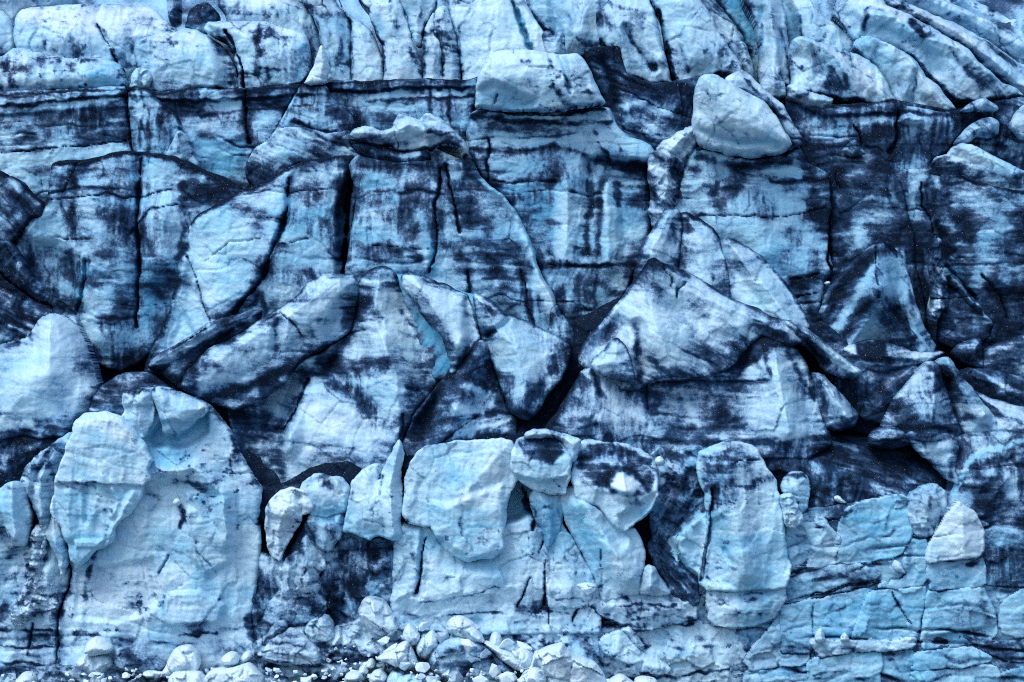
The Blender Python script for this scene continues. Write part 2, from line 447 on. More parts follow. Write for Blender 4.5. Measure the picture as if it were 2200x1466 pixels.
one('ice_block', 'streaky shaded block at the top behind the square white block', 'ice block', 31, 6,
    "462,-45 466,10 480,28 490,60 560,75 620,85 650,110 664,150 690,150 692,110 682,60 670,30 652,12 640,-45", BR,
    **tk(z=[SL(.9, "460,10 540,14 620,22 660,40"), ], d0=.16, c0=.35, d=[L(.55, 16, "600,28 640,40 662,70 670,120"), L(.35, 12, "590,15 600,35"), L(.3, 20, "480,10 540,30")], f=[P(.6, 8, "470,-10 560,5 640,15 620,-40 470,-40")]))
many('ice_bluff', 'fluted pale blue ice wall with vertical grooves left of the capped tower', 'ice wall', [
    ('ice_column', 29.0, 6, "632,-45 650,8 668,26 682,52 690,95 700,140 704,200 757,200 758,130 756,80 752,50 742,30 720,5 690,-45",
        tk(R0=16, E=1.1, c0=.45, d=[L(.45, 14, "655,10 690,28 745,30"), L(.6, 9, "752,45 754,100 755,165"), L(.35, 12, "728,55 735,90 728,140"), L(.3, 8, "700,40 705,80")], f=[P(.5, 6, "640,-30 700,-20 740,25 670,25")], base=(.5, 5), drip=.8)),
    ('ice_column', 28.6, 6, "706,-45 722,0 745,25 758,38 775,44 795,62 808,88 822,130 826,200 757,200 755,140 756,80 752,42 735,20",
        tk(R0=18, E=1.0, c0=.2, d0=.05, z=[SL(.7, "700,10 760,40 800,50")], d=[L(.45, 10, "745,20 775,32 795,48 806,70"), L(.4, 6, "755,60 755,160")], drip=.8, base=(.5, 5))),
    ('ice_column', 28.2, 6, "748,-45 772,2 792,18 797,45 806,72 820,90 826,140 824,200 905,200 906,150 896,108 884,80 874,42 864,12 850,-45",
        tk(R0=16, E=1.1, c0=.18, z=[SL(.6, "740,10 800,16 870,12")], c=[P(.55, 8, "795,22 820,20 822,85 808,68")], d0=.05, d=[L(.5, 6, "792,15 800,50 812,80 822,95"), L(.5, 5, "822,90 825,150"), L(.35, 14, "850,40 853,55"), L(.45, 14, "880,95 895,125 905,155"), L(.5, 12, "730,5 760,22")], drip=.8, base=(.5, 5))),
    ('ice_column', 28.6, 5, "840,-45 860,5 872,30 880,62 893,95 905,100 908,62 922,35 934,10 940,-45", tk(R0=14, c0=.3, c=[P(.6, 6, "860,8 880,20 895,90 880,62")], d=[L(.6, 6, "935,8 922,40 908,62 900,95")], drip=.7)),
    ('ice_column', 28.0, 5, "910,60 924,30 932,22 934,55 932,72 942,84 950,108 953,200 908,200 911,140 906,105", tk(R0=12, c0=.15, d=[L(.6, 6, "910,70 908,120 911,160"), L(.4, 5, "948,100 952,160")], drip=.8, base=(.5, 5))),
    ('ice_column', 27.8, 5, "934,25 942,8 956,6 966,20 973,55 982,88 990,128 990,200 951,200 950,110 944,86 932,70", tk(R0=14, c0=.15, d0=.2, d=[L(.5, 8, "940,60 944,82"), L(.55, 5, "952,95 953,160")], drip=.6, base=(.5, 5))),
    ('ice_column', 27.4, 7, "950,-45 962,5 974,50 984,100 994,150 996,200 1040,200 1185,130 1180,90 1166,62 1150,38 1128,0 1112,-45",
        tk(R0=24, E=1.4, c0=.1, d0=.02, f0=.25, c=[L(.5, 12, "962,10 978,70 990,130"), L(.75, 12, "1104,5 1120,50 1140,105")], d=[L(.5, 6, "985,60 990,110"), L(.3, 5, "1112,10 1128,60 1140,100")], cracks=[(9, 1.1, "1100,0 1112,30 1128,66 1142,110", .15, .5)], base=(.5, 6))),
])
one('ice_bluff', 'smooth turquoise blue wall at the top above the white capped tower', 'ice wall', 33, 6,
    "1118,-45 1140,20 1160,55 1185,72 1200,130 1260,125 1300,110 1310,70 1296,30 1284,-45", None,
    **tk(c0=.75, drip=.9, z=[R(-.5, 16, "1188,0 1196,70"), L(.4, 40, "1250,30 1240,80")], c=[P(-.55, 25, "1225,30 1290,-10 1300,100 1220,110")], d0=.1, d=[L(.4, 14, "1225,70 1260,95 1290,95"), L(.25, 10, "1220,30 1230,55")], base=(.4, 10)))
one('ice_chunk', 'pair of small pale stubs behind the white cap of the tower', 'ice chunk', 27, 2.5, "1163,72 1172,64 1182,66 1188,80 1196,70 1205,64 1211,74 1214,130 1178,130 1170,100", None, g=2, **tk(R0=9, E=.6, d0=.2, rough=3, facet=.25))
one('ice_block', 'grooved block with a dark v shaped furrow right of the capped tower', 'ice block', 28.5, 7,
    "1282,25 1306,8 1326,-45 1385,-45 1402,8 1412,38 1420,75 1428,108 1434,140 1442,170 1452,182 1436,180 1418,176 1400,184 1384,172 1362,166 1340,166 1330,150 1328,120 1305,104 1288,80", BR,
    **tk(z=[SL(.7, "1280,20 1340,25 1420,30"), R(.7, 22, "1332,60 1338,110 1345,160"), R(-.8, 16, "1346,62 1370,110 1405,148"), R(.4, 16, "1400,50 1425,130")], d0=.14,
         d=[L(.75, 22, "1288,28 1300,50 1310,58"), L(.65, 11, "1344,56 1362,95 1385,125 1408,150"), L(.4, 10, "1385,60 1400,110 1410,145"), L(.5, 12, "1290,60 1300,95"), L(.5, 8, "1310,5 1370,25")], c=[P(.35, 12, "1322,60 1336,60 1342,150 1330,140")], base=(.6, 6), drip=.75))
one('ice_block', 'broad pale block with a narrow blue cleft on its left side', 'ice block', 29, 7,
    "1384,-45 1404,4 1420,30 1430,70 1436,115 1448,165 1456,184 1474,176 1500,166 1548,158 1600,168 1596,140 1570,105 1548,70 1536,38 1510,0 1490,-45", BR,
    **tk(z=[SL(.6, "1390,10 1470,5 1530,30"), L(.4, 40, "1480,70 1500,130")], c=[L(.7, 9, "1405,5 1420,45 1432,100 1442,150"), L(.25, 14, "1465,40 1475,110")], d=[L(.8, 5, "1418,15 1432,80 1440,130 1452,176"), L(.4, 10, "1455,60 1462,100 1480,150"), L(.4, 18, "1440,110 1460,150"), L(.35, 16, "1470,145 1490,150"), L(.35, 18, "1545,115 1575,140")], base=(.6, 6), drip=.8))
one('ice_slope', 'grey speckled slope between two pale blocks at the top', 'ice slope', 31.5, 6, "1490,-45 1545,5 1578,45 1600,80 1602,112 1592,142 1606,165 1570,150 1544,80 1530,40 1505,5", None, **tk(d0=.36, c0=.3, ang=35, drip=.2))
one('ice_bluff', 'deep blue shaded wall in the recess behind the tall rounded block', 'ice wall', 34, 6, "1525,-45 1548,8 1575,42 1598,72 1612,110 1622,180 1650,182 1720,140 1710,-45", None, **tk(c0=.8, drip=.8, f0=0, base=(.4, 10)))
one('ice_lump', 'slim pale blue lump leaning at the foot of the blue recess', 'ice lump', 30.5, 2.5, "1586,88 1598,84 1608,104 1615,132 1620,152 1618,172 1602,160 1590,138", None, g=2, **tk(R0=12, c0=.3, d=[L(.3, 8, "1590,95 1592,130")]))
one('ice_block', 'tall rounded pale block beside the blue recess at the top', 'ice block', 28.5, 6, "1588,-45 1606,8 1626,48 1634,80 1639,115 1634,152 1640,184 1700,184 1708,150 1700,110 1692,70 1690,30 1672,-45", BR,
    **tk(z=[L(.5, 24, "1655,0 1662,150"), R(-.4, 10, "1640,20 1648,90")], c0=.25, c=[L(.5, 10, "1632,30 1640,120")], d=[L(.5, 14, "1658,20 1664,60"), L(.5, 10, "1680,60 1690,120 1700,165"), L(.3, 12, "1615,10 1640,50")], base=(.6, 8), drip=.8))
one('ice_chunk', 'small rounded stub below the tall rounded block', 'ice chunk', 25.5, 3, "1634,196 1640,170 1650,142 1662,136 1678,142 1684,170 1690,206 1660,212", None, g=2, **tk(R0=14, d0=.22))
one('ice_block', 'pale block with a dark shaded left face behind the shark fin block', 'ice block', 31, 6, "1676,-45 1735,-30 1752,10 1775,34 1808,58 1842,82 1850,130 1800,150 1720,140 1700,90 1692,50 1682,10", BR,
    **tk(z=[P(-1.2, 8, "1680,-40 1708,20 1720,110 1690,110"), SL(.6, "1690,15 1760,20 1850,90")], c=[P(.65, 8, "1680,-30 1704,20 1722,18 1718,90 1695,85")], d0=.08, d=[L(.5, 5, "1708,22 1722,20 1745,14"), L(.4, 7, "1716,30 1720,80")]))  # left face coloured bluer to paint its shadow
many('ice_block', 'shark fin shaped block with a brown grey triangular stain on the right brow', 'ice block', [
    ('block_body', 25.5, 6, "1700,100 1704,84 1718,76 1740,80 1760,86 1800,102 1850,118 1872,130 1886,142 1904,170 1916,196 1928,214 1890,222 1856,221 1820,213 1775,204 1738,198 1704,188 1706,150 1702,122",
        tk(z=[R(.9, 34, "1722,84 1765,100 1800,130 1822,175 1838,212"), P(-.5, 8, "1746,100 1768,140 1772,165 1752,165"), L(-.4, 25, "1790,160 1810,200")], c0=.22, f0=.1, f=[P(.7, 12, "1765,95 1860,125 1905,190 1850,215 1820,160")],
           d=[P(.55, 10, "1752,103 1766,128 1775,160 1758,162 1748,130"), P(.5, 10, "1778,145 1795,140 1815,170 1824,208 1790,205 1772,180"), L(.4, 14, "1850,145 1866,165 1872,200"), L(.3, 10, "1800,105 1850,130")], base=(.6, 6), ang=-20)),
    ('lower_lip', 25.2, 4, "1690,186 1702,180 1716,184 1738,196 1766,202 1796,210 1786,226 1760,232 1726,224 1694,212", tk(R0=12, c0=.35, d=[L(.5, 16, "1695,195 1730,205")])),
], BR)
one('ice_block', 'hunched rounded block with a long tapering tail on the right brow', 'ice block', 26.5, 6,
    "1834,100 1842,82 1854,75 1876,75 1905,90 1945,110 1968,128 1982,148 1992,165 2012,176 2028,200 2042,218 2057,236 2036,242 1992,236 1950,227 1925,216 1910,184 1888,146 1864,126", BR,
    **tk(z=[R(.9, 30, "1880,80 1940,112 1968,145 1985,175 2040,232"), R(-.5, 14, "1968,160 1960,225"), L(.4, 30, "1915,120 1930,160")], c0=.3, f0=.05, f=[P(.5, 10, "1890,80 1990,160 2050,235 2000,225 1965,170")], d=[L(.4, 12, "1884,100 1880,130"), L(.4, 8, "1968,160 1962,200 1958,222"), L(.3, 16, "1930,165 1945,200")], base=(.5, 5), ang=-25))
one('ice_block', 'long wedge shaped block sloping down to the right below dirty ribs', 'ice block', 29.5, 7,
    "1793,24 1798,8 1812,-25 1890,-25 1905,6 1958,28 2010,58 2050,84 2085,108 2102,130 2128,152 2156,180 2188,190 2204,206 2160,214 2100,218 2046,214 2030,192 2008,168 1985,142 1960,118 1900,92 1868,84 1838,86 1815,60", BR,
    **tk(z=[R(.9, 26, "1865,30 1920,38 1985,82 2060,105 2120,160"), R(-.5, 14, "1862,20 1866,70"), L(-.5, 22, "1990,90 2010,150")], c0=.32, ang=-35, drip=.2, f=[P(.6, 8, "1810,-10 1900,0 1990,55 2080,105 2060,105 1960,50 1880,20")],
         d=[L(.75, 9, "1868,15 1862,40 1858,65"), L(.65, 12, "1880,18 1912,34 1925,28"), L(.6, 14, "1955,45 1985,75 2005,72"), L(.45, 20, "2065,140 2090,165 2110,185"), L(.35, 12, "2030,130 2050,175"), L(.4, 10, "2040,105 2060,130"), L(.4, 26, "2080,150 2130,190 2180,200")], base=(.6, 7)))
one('ice_rib', 'first long dirty snow rib slanting down at the upper right', 'ice rib', 32.5, 6,
    "1880,-45 1950,0 2010,25 2060,45 2110,75 2150,95 2190,130 2250,160 2250,212 2200,206 2160,180 2120,145 2090,110 2040,78 1990,50 1920,15", BR,
    **tk(ang=-30, drip=.2, z=[SL(.6, "1900,20 2000,50 2100,110 2200,180"), R(.6, 22, "1930,10 2040,60 2120,120 2200,190")], d0=.18, f=[P(.6, 10, "1900,-10 2050,50 2150,110 2100,110 1980,45")], d=[L(.6, 10, "1950,35 2000,58 2060,92"), L(.55, 12, "2080,110 2110,135 2170,190"), L(.5, 14, "2130,95 2180,130 2240,180"), L(.45, 9, "1900,8 1960,20")]))
one('ice_rib', 'second snow rib above the first at the upper right corner', 'ice rib', 36, 6, "1930,-45 2020,-8 2080,20 2130,45 2190,75 2250,100 2250,170 2190,135 2140,98 2060,50 1990,20", BR,
    **tk(ang=-25, drip=.2, z=[R(.6, 22, "1960,-20 2120,45 2240,120")], d0=.14, f0=.4, c0=.4, d=[L(.4, 10, "2040,30 2120,75"), L(.45, 8, "2150,60 2230,110")]))
one('ice_rib', 'topmost snow rib at the upper right corner of the view', 'ice rib', 39, 6, "2040,-45 2110,5 2170,35 2250,55 2250,115 2180,80 2120,50 2050,10", BR, **tk(ang=-20, drip=.2, d0=.15, f0=.3, d=[L(.5, 10, "2130,20 2200,30")]))
one('ice_block', 'long low block with a dirty snow top at the left edge', 'ice block', 25.5, 7,
    "-45,116 0,118 8,110 15,101 26,98 52,102 95,114 140,121 205,121 222,124 242,132 256,142 262,156 267,172 264,184 225,190 150,194 80,198 0,205 -45,208", BR,
    **tk(z=[SL(1.0, "-40,135 60,140 160,145 250,160"), L(.35, 26, "20,180 150,170 240,165")], f=[P(.5, 8, "0,118 60,105 200,122 240,135 150,140 0,150")], c0=.25, f0=.1,
         d=[L(.6, 22, "5,145 30,155 55,150"), L(.6, 14, "25,165 28,185"), L(.7, 14, "150,140 152,152"), L(.6, 8, "170,128 205,127"), L(.3, 25, "40,120 110,130"), L(.4, 20, "0,130 40,135")], c=[L(.6, 12, "195,162 225,160"), L(.4, 10, "0,196 140,188 250,180")], base=(.5, 5)))
one('ice_block', 'square white block with rounded snowy top, left of its twin', 'ice block', 25.5, 7,
    "283,100 292,86 308,76 330,68 365,58 395,56 415,60 434,70 452,80 478,100 494,124 504,152 512,192 490,192 470,186 412,190 398,197 345,199 320,192 296,190 290,150", BR,
    **tk(z=[SL(1.1, "280,92 330,86 400,92 450,105 500,150"), P(-.7, 14, "458,78 500,130 515,195 482,195 470,130"), P(-.35, 6, "284,90 312,84 326,190 285,190")], c0=.22, f0=.1, f=[P(.7, 8, "300,78 365,58 420,62 450,90 400,90 330,85")],
         d=[L(.5, 10, "365,95 395,92 440,100"), L(.5, 14, "462,92 484,130 492,180"), L(.3, 20, "300,85 310,95"), L(.55, 9, "480,110 500,160 508,190")], c=[L(.3, 40, "370,160 430,140")], base=(.45, 4), step=.05))
one('ice_chunk', 'small pale split chunk perched below the square white blocks', 'ice chunk', 24.3, 2.2, "280,164 288,152 298,145 310,146 322,154 323,168 316,186 306,191 292,187 274,187 284,176", None, g=2,
    **tk(R0=8, E=.5, z=[R(-.25, 7, "302,148 304,188"), R(.3, 12, "288,155 288,185"), R(.3, 12, "314,155 314,180")], c0=.3, d0=.03, facet=.25, fs=30))
one('ice_block', 'square white block split by a dark cleft, right of its twin', 'ice block', 25.2, 7,
    "432,52 442,43 470,40 505,40 540,40 572,42 592,52 612,58 640,62 655,75 662,95 664,130 668,142 660,164 645,180 600,185 545,190 530,200 515,196 510,180 512,150 500,118 484,90 462,74 440,66", BR,
    **tk(z=[SL(1.1, "430,62 500,66 580,80 660,90"), P(-.8, 10, "436,50 470,62 496,110 512,170 500,130 470,85")], c0=.22, f0=.12, f=[P(.7, 8, "440,45 560,42 640,64 600,75 500,64")], d0=.1,
         d=[L(.5, 8, "455,60 478,82 500,115"), L(.45, 12, "552,50 556,70 552,90"), L(.4, 14, "575,62 600,80 640,80"), L(.5, 18, "545,70 552,110 550,160"), L(.3, 10, "575,150 578,175"), L(.4, 6, "560,148 640,150")],
         c=[L(.5, 16, "650,100 655,130 645,170")], cracks=[(7, .8, "482,64 498,95 512,130 522,165 527,200", .9, .3)], base=(.45, 4)))

# ------------------------------------------------------------------ banded ash-stained wall under the brow
def wk(**k):
    r = dict(fract=.6, soot=(.28, 50), tilt=.1, lines=1.0, grow=2.5, R0=14, E=.8, bulge=.3, c0=.46, d0=.50, f0=.1, facet=.10, lump=.25, step=.09, pat=.3, drip=.55, rough=3)
    r.update(k); return r
one('ice_bluff', 'blotchy blue wall with two black ash lines at the left edge', 'ice wall', 24, 6,
    "-45,196 100,193 200,188 262,184 270,225 276,262 282,300 292,340 296,440 150,480 -45,490", None,
    **wk(z=[P(.5, 3, "-45,207 265,190 268,203 140,216 -45,230"), P(.25, 4, "-45,230 262,206 268,228 -45,250")], d0=.34, step=.10,
         d=[L(1.1, 5, "-45,206 80,199 200,193 264,187"), L(.9, 6, "-45,229 60,224 150,214 265,204"), L(.35, 30, "-45,255 80,250 240,240"), L(.45, 18, "195,240 220,248 235,240"), L(.4, 16, "55,288 70,292"), L(-.35, 35, "0,345 140,330 260,320"), L(-.25, 30, "20,380 90,400"), L(.3, 10, "-40,265 0,300 10,350"), L(-.2, 20, "60,235 180,228")],
         c=[L(.35, 12, "262,230 276,300 285,330"), L(.25, 40, "200,270 250,290")], cracks=[(4, .3, "-40,328 60,322 150,316 215,308 284,297", .5, 0), (7, .8, "264,200 272,250 279,300 286,330", .35, .6)], drip=.5, ang=-3))
one('ice_pinnacle', 'narrow stained column right of the deep blue joint at the left', 'ice column', 23.3, 4,
    "276,198 296,192 312,194 328,200 342,222 362,236 378,250 386,268 381,290 370,312 362,334 345,350 292,350 284,312 278,255", None,
    **wk(d0=.3, d=[L(.6, 6, "306,196 308,260 318,330"), L(.55, 6, "318,235 322,330"), L(.4, 10, "340,250 360,290"), L(.5, 5, "276,205 330,206"), L(.4, 6, "282,228 345,230")], rim=(.6, 7), base=(.3, 10), drip=.9))
one('ice_wedge', 'pale triangular sliver leaning on the narrow stained column', 'ice wedge', 22.6, 3, "384,281 398,290 410,318 418,338 426,358 400,356 380,346 358,334 370,306", None, g=2, **wk(d0=.18, c0=.2, R0=10, z=[R(.35, 14, "386,284 392,340")], d=[L(.4, 10, "386,290 384,330")]))
one('ice_bluff', 'dark banded wall beneath the two square white blocks', 'ice wall', 24.4, 6,
    "305,192 345,199 410,190 510,190 600,184 660,178 710,172 770,174 770,420 300,420 318,300 386,270 350,230", None,
    **wk(z=[P(.5, 3, "320,199 400,196 510,190 655,180 650,204 530,212 410,218 330,215")], d0=.45, step=.1,
         d=[L(1.1, 6, "320,199 345,199 400,192 410,188 500,186 505,196 560,190 655,181"), L(.9, 6, "335,214 420,218 530,211 640,204"), L(.7, 6, "428,252 480,242 560,234 615,230"), L(.5, 26, "380,240 420,235"), L(.5, 22, "600,220 615,260"), L(-.35, 24, "450,225 510,226"), L(-.3, 35, "440,320 500,330"), L(-.15, 30, "420,300 520,370"), L(.6, 14, "527,200 530,250 535,300"), L(.5, 14, "545,330 535,380"), L(.4, 14, "560,215 580,225")],
         c=[P(.45, 20, "390,290 530,300 530,390 400,380")], cracks=[(9, .8, "524,196 528,250 536,305", .8, .2), (12, 1.2, "655,180 632,215 608,262 582,300 560,335", 1.0, .1)], drip=.6))
one('ice_bluff', 'dark banded wall with fine drip marks beneath the fluted wall', 'ice wall', 24.1, 6,
    "695,174 770,174 850,171 912,167 960,171 1000,172 1030,163 1028,200 1022,240 1020,400 695,400", None,
    **wk(z=[P(.45, 3, "695,174 912,167 1030,163 1028,187 880,189 800,196 700,193")], d0=.45, step=.1,
         d=[L(1.1, 5, "705,176 770,174 850,171 912,166 960,172 1000,172 1030,163"), L(.9, 5, "695,193 740,196 800,196 880,189 960,187 1026,188"), L(.75, 5, "785,217 850,215 930,209 1020,206"), L(.3, 16, "700,184 850,180 1000,180"), L(-.4, 14, "800,205 920,200 1000,198"), L(-.35, 14, "800,228 870,232 910,228"), L(.7, 7, "962,178 965,230 968,290"), L(.5, 7, "922,190 922,240"), L(.45, 30, "760,250 780,270"), L(-.35, 16, "985,222 1015,212"), L(-.3, 16, "990,265 1015,260")],
         c=[L(.3, 30, "780,260 830,270")], cracks=[(5, .4, "1018,225 1010,270 1000,290", .6, 0)], drip=.85))
many('ice_spire', 'small white pyramid tip on a dark banded pedestal under the brow', 'ice spire', [
    ('spire_tip', 21.8, 2.5, "650,181 664,156 678,124 688,99 692,95 697,108 704,128 711,146 712,158 717,168 702,176 672,182", dict(g=2, R0=16, E=.9, bulge=.3, c0=.05, d0=.0, f0=.6, z=[R(.4, 18, "691,98 694,140 690,178")], lump=.12, base=(.4, 4))),
    ('pedestal', 22.2, 4, "646,183 696,182 706,192 712,212 730,226 742,240 754,252 764,282 744,305 700,318 620,320 590,345 556,345 574,312 602,262 628,216", 
        wk(R0=16, d0=.36, d=[L(1.0, 5, "645,184 700,183"), L(.8, 5, "636,204 704,203"), L(.65, 4, "630,227 718,225"), L(.8, 9, "628,260 660,278 690,285 722,284"), L(.4, 25, "715,240 750,280"), L(-.3, 22, "660,250 700,255"), L(.3, 10, "706,196 712,216")], ang=0, drip=.7, z=[P(.3, 3, "640,184 700,183 708,203 634,204"), P(-.5, 8, "628,260 690,285 724,284 740,320 580,330")])),
])
one('ice_slope', 'grey scratched slope between the pedestal and the blotchy wall', 'ice slope', 20.6, 5,
    "530,352 545,322 575,300 600,275 640,272 700,288 742,280 772,300 790,332 745,346 690,346 640,350 605,370 565,405 540,402 528,380", None,
    **wk(d0=.38, c0=.2, ang=25, drip=.1, d=[L(-.3, 16, "560,340 620,320"), L(-.25, 14, "600,290 640,300"), L(.5, 14, "720,300 770,320"), L(.45, 10, "620,290 700,310"), L(.4, 8, "560,395 610,362")], cracks=[(3, .2, "595,312 625,322 652,330", -.8, 0)], base=(.5, 7)))

# ------------------------------------------------------------------ tower with the ragged cap
many('ice_tower', 'broad stained tower with a ragged white cap, left of the flat capped tower', 'ice tower', [
    ('ragged_cap', 17.6, 4, "750,292 758,278 780,271 800,272 822,281 842,274 850,248 860,241 880,247 902,256 910,242 918,238 950,256 976,282 1000,302 1008,320 1006,336 996,342 986,318 965,311 940,312 930,322 908,319 888,322 862,327 832,313 800,311 770,306",
        dict(g=2.5, R0=18, E=1.1, bulge=.5, d0=.2, c0=.12, f0=.4, ang=-18, drip=.15, z=[R(.6, 20, "760,282 830,290 880,268 940,285 1000,320"), R(-.4, 12, "905,258 925,290 930,318"), R(.4, 16, "914,242 960,275 1003,330")], d=[L(.55, 12, "930,280 960,295 985,305"), L(.45, 14, "800,300 840,308 880,305"), L(.4, 10, "910,262 925,285")], base=(.55, 6), rough=4, facet=.2)),
    ('dark_lip', 17.9, 4, "748,298 770,304 800,312 832,316 862,329 908,321 918,326 924,342 880,352 840,350 800,344 775,332 755,314", wk(R0=12, d0=.5, d=[L(.7, 5, "752,300 800,312 860,328 920,320"), L(-.25, 12, "800,330 850,338 900,334")], base=(.6, 5), drip=.75)),
    ('tower_body', 15, 9, "748,352 768,332 800,342 850,350 920,344 960,340 1000,340 1016,345 1026,372 1044,394 1080,418 1104,448 1122,482 1140,520 1150,558 1165,598 1190,632 1195,668 1216,700 1244,738 1215,752 1150,755 1050,720 900,670 800,640 738,600 748,540 756,480 766,420",
        wk(soot=None, R0=34, E=1.8, bulge=.9, d0=.42, step=.07, ang=0, drip=.6, pat=.3,
           z=[P(-.6, 14, "938,380 945,440 940,520 925,600 1050,700 1250,760 1200,600 1130,480 1040,390 960,345"), R(.7, 40, "955,350 985,470 1060,600 1150,720"), R(.5, 24, "1140,520 1170,620 1220,720")],
           d=[L(.5, 20, "770,350 850,358 920,352 1000,345"), L(-.25, 26, "800,375 830,372"), L(-.35, 18, "900,460 908,520 918,560"), L(-.3, 30, "780,500 860,500 880,540"), L(.55, 15, "860,540 890,546 900,552"), L(-.4, 36, "780,560 840,590"), L(-.35, 30, "950,560 940,600 960,620"), L(.35, 40, "990,420 1040,500 1060,580 1100,640"), L(.45, 26, "985,560 1010,600 1015,640"), L(.4, 14, "1110,560 1130,640 1145,700"), L(-.5, 26, "1160,600 1178,650 1200,700"), L(-.4, 20, "1034,385 1080,422 1118,480 1146,550 1180,630 1212,705"), L(.25, 40, "820,440 880,430"), L(-.15, 30, "1080,470 1110,520"), L(.3, 20, "1010,350 1030,390")],
           c=[L(.5, 12, "925,520 930,560 922,592"), L(.25, 40, "800,440 880,420")], f=[L(.5, 20, "1165,610 1185,680")],
           cracks=[(7, .6, "948,360 944,400 934,440 940,490 936,540 922,585", .7, .4), (6, .5, "958,350 966,400 978,450 988,500", .8, 0), (4, .4, "1005,585 1012,615 1010,640", .8, 0), (4, .3, "1120,580 1135,640 1150,720", .5, 0), (3, .25, "800,527 860,530 920,536", .4, 0)])),
    ('foot_lobe', 13.6, 4, "1186,668 1194,656 1206,676 1222,694 1240,722 1246,742 1225,746 1195,740 1180,715", wk(g=2.5, R0=14, d0=.26, c0=.2, f0=.25, drip=.2, base=(.4, 6))),
])
# ------------------------------------------------------------------ tower with the flat white cap
many('ice_tower', 'tall tower with a flat topped white cap in the upper middle', 'ice tower', [
    ('flat_cap', 16, 7, "1017,229 1022,195 1028,160 1038,134 1046,118 1058,108 1076,104 1130,104 1170,108 1200,116 1216,116 1240,110 1250,118 1264,140 1274,165 1288,195 1303,223 1262,231 1200,237 1150,239 1100,238 1062,234 1035,229",
        dict(RS=.4, ES=.55, lines=.5, spots=.45, R0=22, E=1.3, bulge=.6, c0=.2, d0=.08, f0=.35, drip=.5, z=[SL(.7, "1040,140 1120,138 1200,142 1260,148"), P(.55, 4, "1216,116 1250,112 1306,226 1232,236 1224,175"), P(-.7, 10, "1017,232 1020,190 1060,178 1150,215 1140,242 1020,236"), L(-.4, 9, "1204,120 1216,155 1226,195")],
             c=[P(.55, 14, "1020,200 1060,195 1160,222 1150,240 1020,238"), L(.5, 7, "1206,125 1218,165"), L(.3, 12, "1030,190 1080,205")], d=[L(.8, 8, "1212,160 1222,185 1226,200"), L(.6, 14, "1200,200 1215,225 1230,230"), L(.5, 8, "1140,180 1150,210"), L(.6, 8, "1120,128 1135,136"), L(.35, 7, "1180,128 1190,148"), L(.4, 6, "1200,203 1290,200"), L(.35, 10, "1262,195 1270,215"), L(.3, 12, "1130,160 1150,195")], base=(.3, 4), cracks=[(3, .25, "1068,205 1068,222", .4, .4)])),
    ('tower_body', 17.6, 9, "1008,245 1030,230 1062,236 1150,241 1200,239 1262,233 1306,226 1314,240 1322,265 1346,290 1372,300 1398,308 1408,326 1404,346 1392,356 1396,420 1400,480 1392,525 1375,565 1350,620 1330,660 1290,740 1230,730 1195,660 1170,600 1140,530 1100,440 1045,390 1026,355 1010,322 1003,290",
        wk(R0=30, E=1.6, bulge=.8, d0=.3, c0=.42, drip=.6, step=.1, 
           z=[P(.5, 3, "1010,236 1310,228 1316,258 1250,266 1120,254 1010,246"), P(.9, 14, "1270,268 1330,272 1400,310 1408,330 1400,350 1330,352 1290,330 1270,300"), P(-.9, 10, "1255,335 1400,350 1398,385 1330,385 1262,372"), R(.5, 30, "1220,400 1215,560"), R(.5, 30, "1305,400 1310,560"), R(-.5, 22, "1266,360 1268,540")],
           d=[L(1.1, 5, "1010,241 1062,238 1150,243 1230,242 1300,233"), L(.75, 9, "1010,246 1060,252 1150,260 1240,264 1316,258"), L(.45, 22, "1040,270 1140,280 1240,278 1300,268"), L(.7, 11, "1006,318 1060,325 1130,324 1190,314 1230,322 1262,334"), L(1.0, 15, "1262,345 1290,345 1330,352 1395,360"), L(.9, 10, "1330,396 1370,398 1395,402"), L(-.4, 26, "1300,290 1360,310 1390,330"), L(.65, 9, "1275,280 1295,320 1310,345"), L(.55, 8, "1310,275 1335,320"), L(.7, 14, "1266,360 1272,430 1258,500 1262,540"), L(.7, 12, "1300,360 1290,430 1285,520 1282,560"), L(.55, 10, "1325,395 1330,440"), L(-.4, 30, "1205,410 1212,480 1205,560"), L(-.35, 22, "1300,400 1308,480 1305,560"), L(.4, 22, "1100,430 1180,430"), L(.4, 16, "1110,470 1200,480"), L(.5, 20, "1170,565 1260,570 1350,565"), L(.4, 50, "1240,620 1300,620"), L(.35, 30, "1190,640 1240,680"), L(-.2, 30, "1050,350 1160,355"), L(.4, 10, "1040,335 1045,380"), L(-.3, 25, "1330,470 1370,500"), L(-.3, 30, "1070,290 1180,300"), L(.3, 14, "1330,470 1395,468")],
           c=[P(.4, 25, "1110,420 1200,400 1190,520 1150,520"), P(.35, 20, "1330,400 1395,400 1395,470 1330,470"), L(-.3, 30, "1210,420 1208,560")],
           cracks=[(5, .35, "1060,390 1130,388 1190,392", .35, 0), (4, .3, "1180,566 1260,570 1310,568", .4, 0), (6, .5, "1048,300 1046,350 1050,390", .5, .2)])),
])
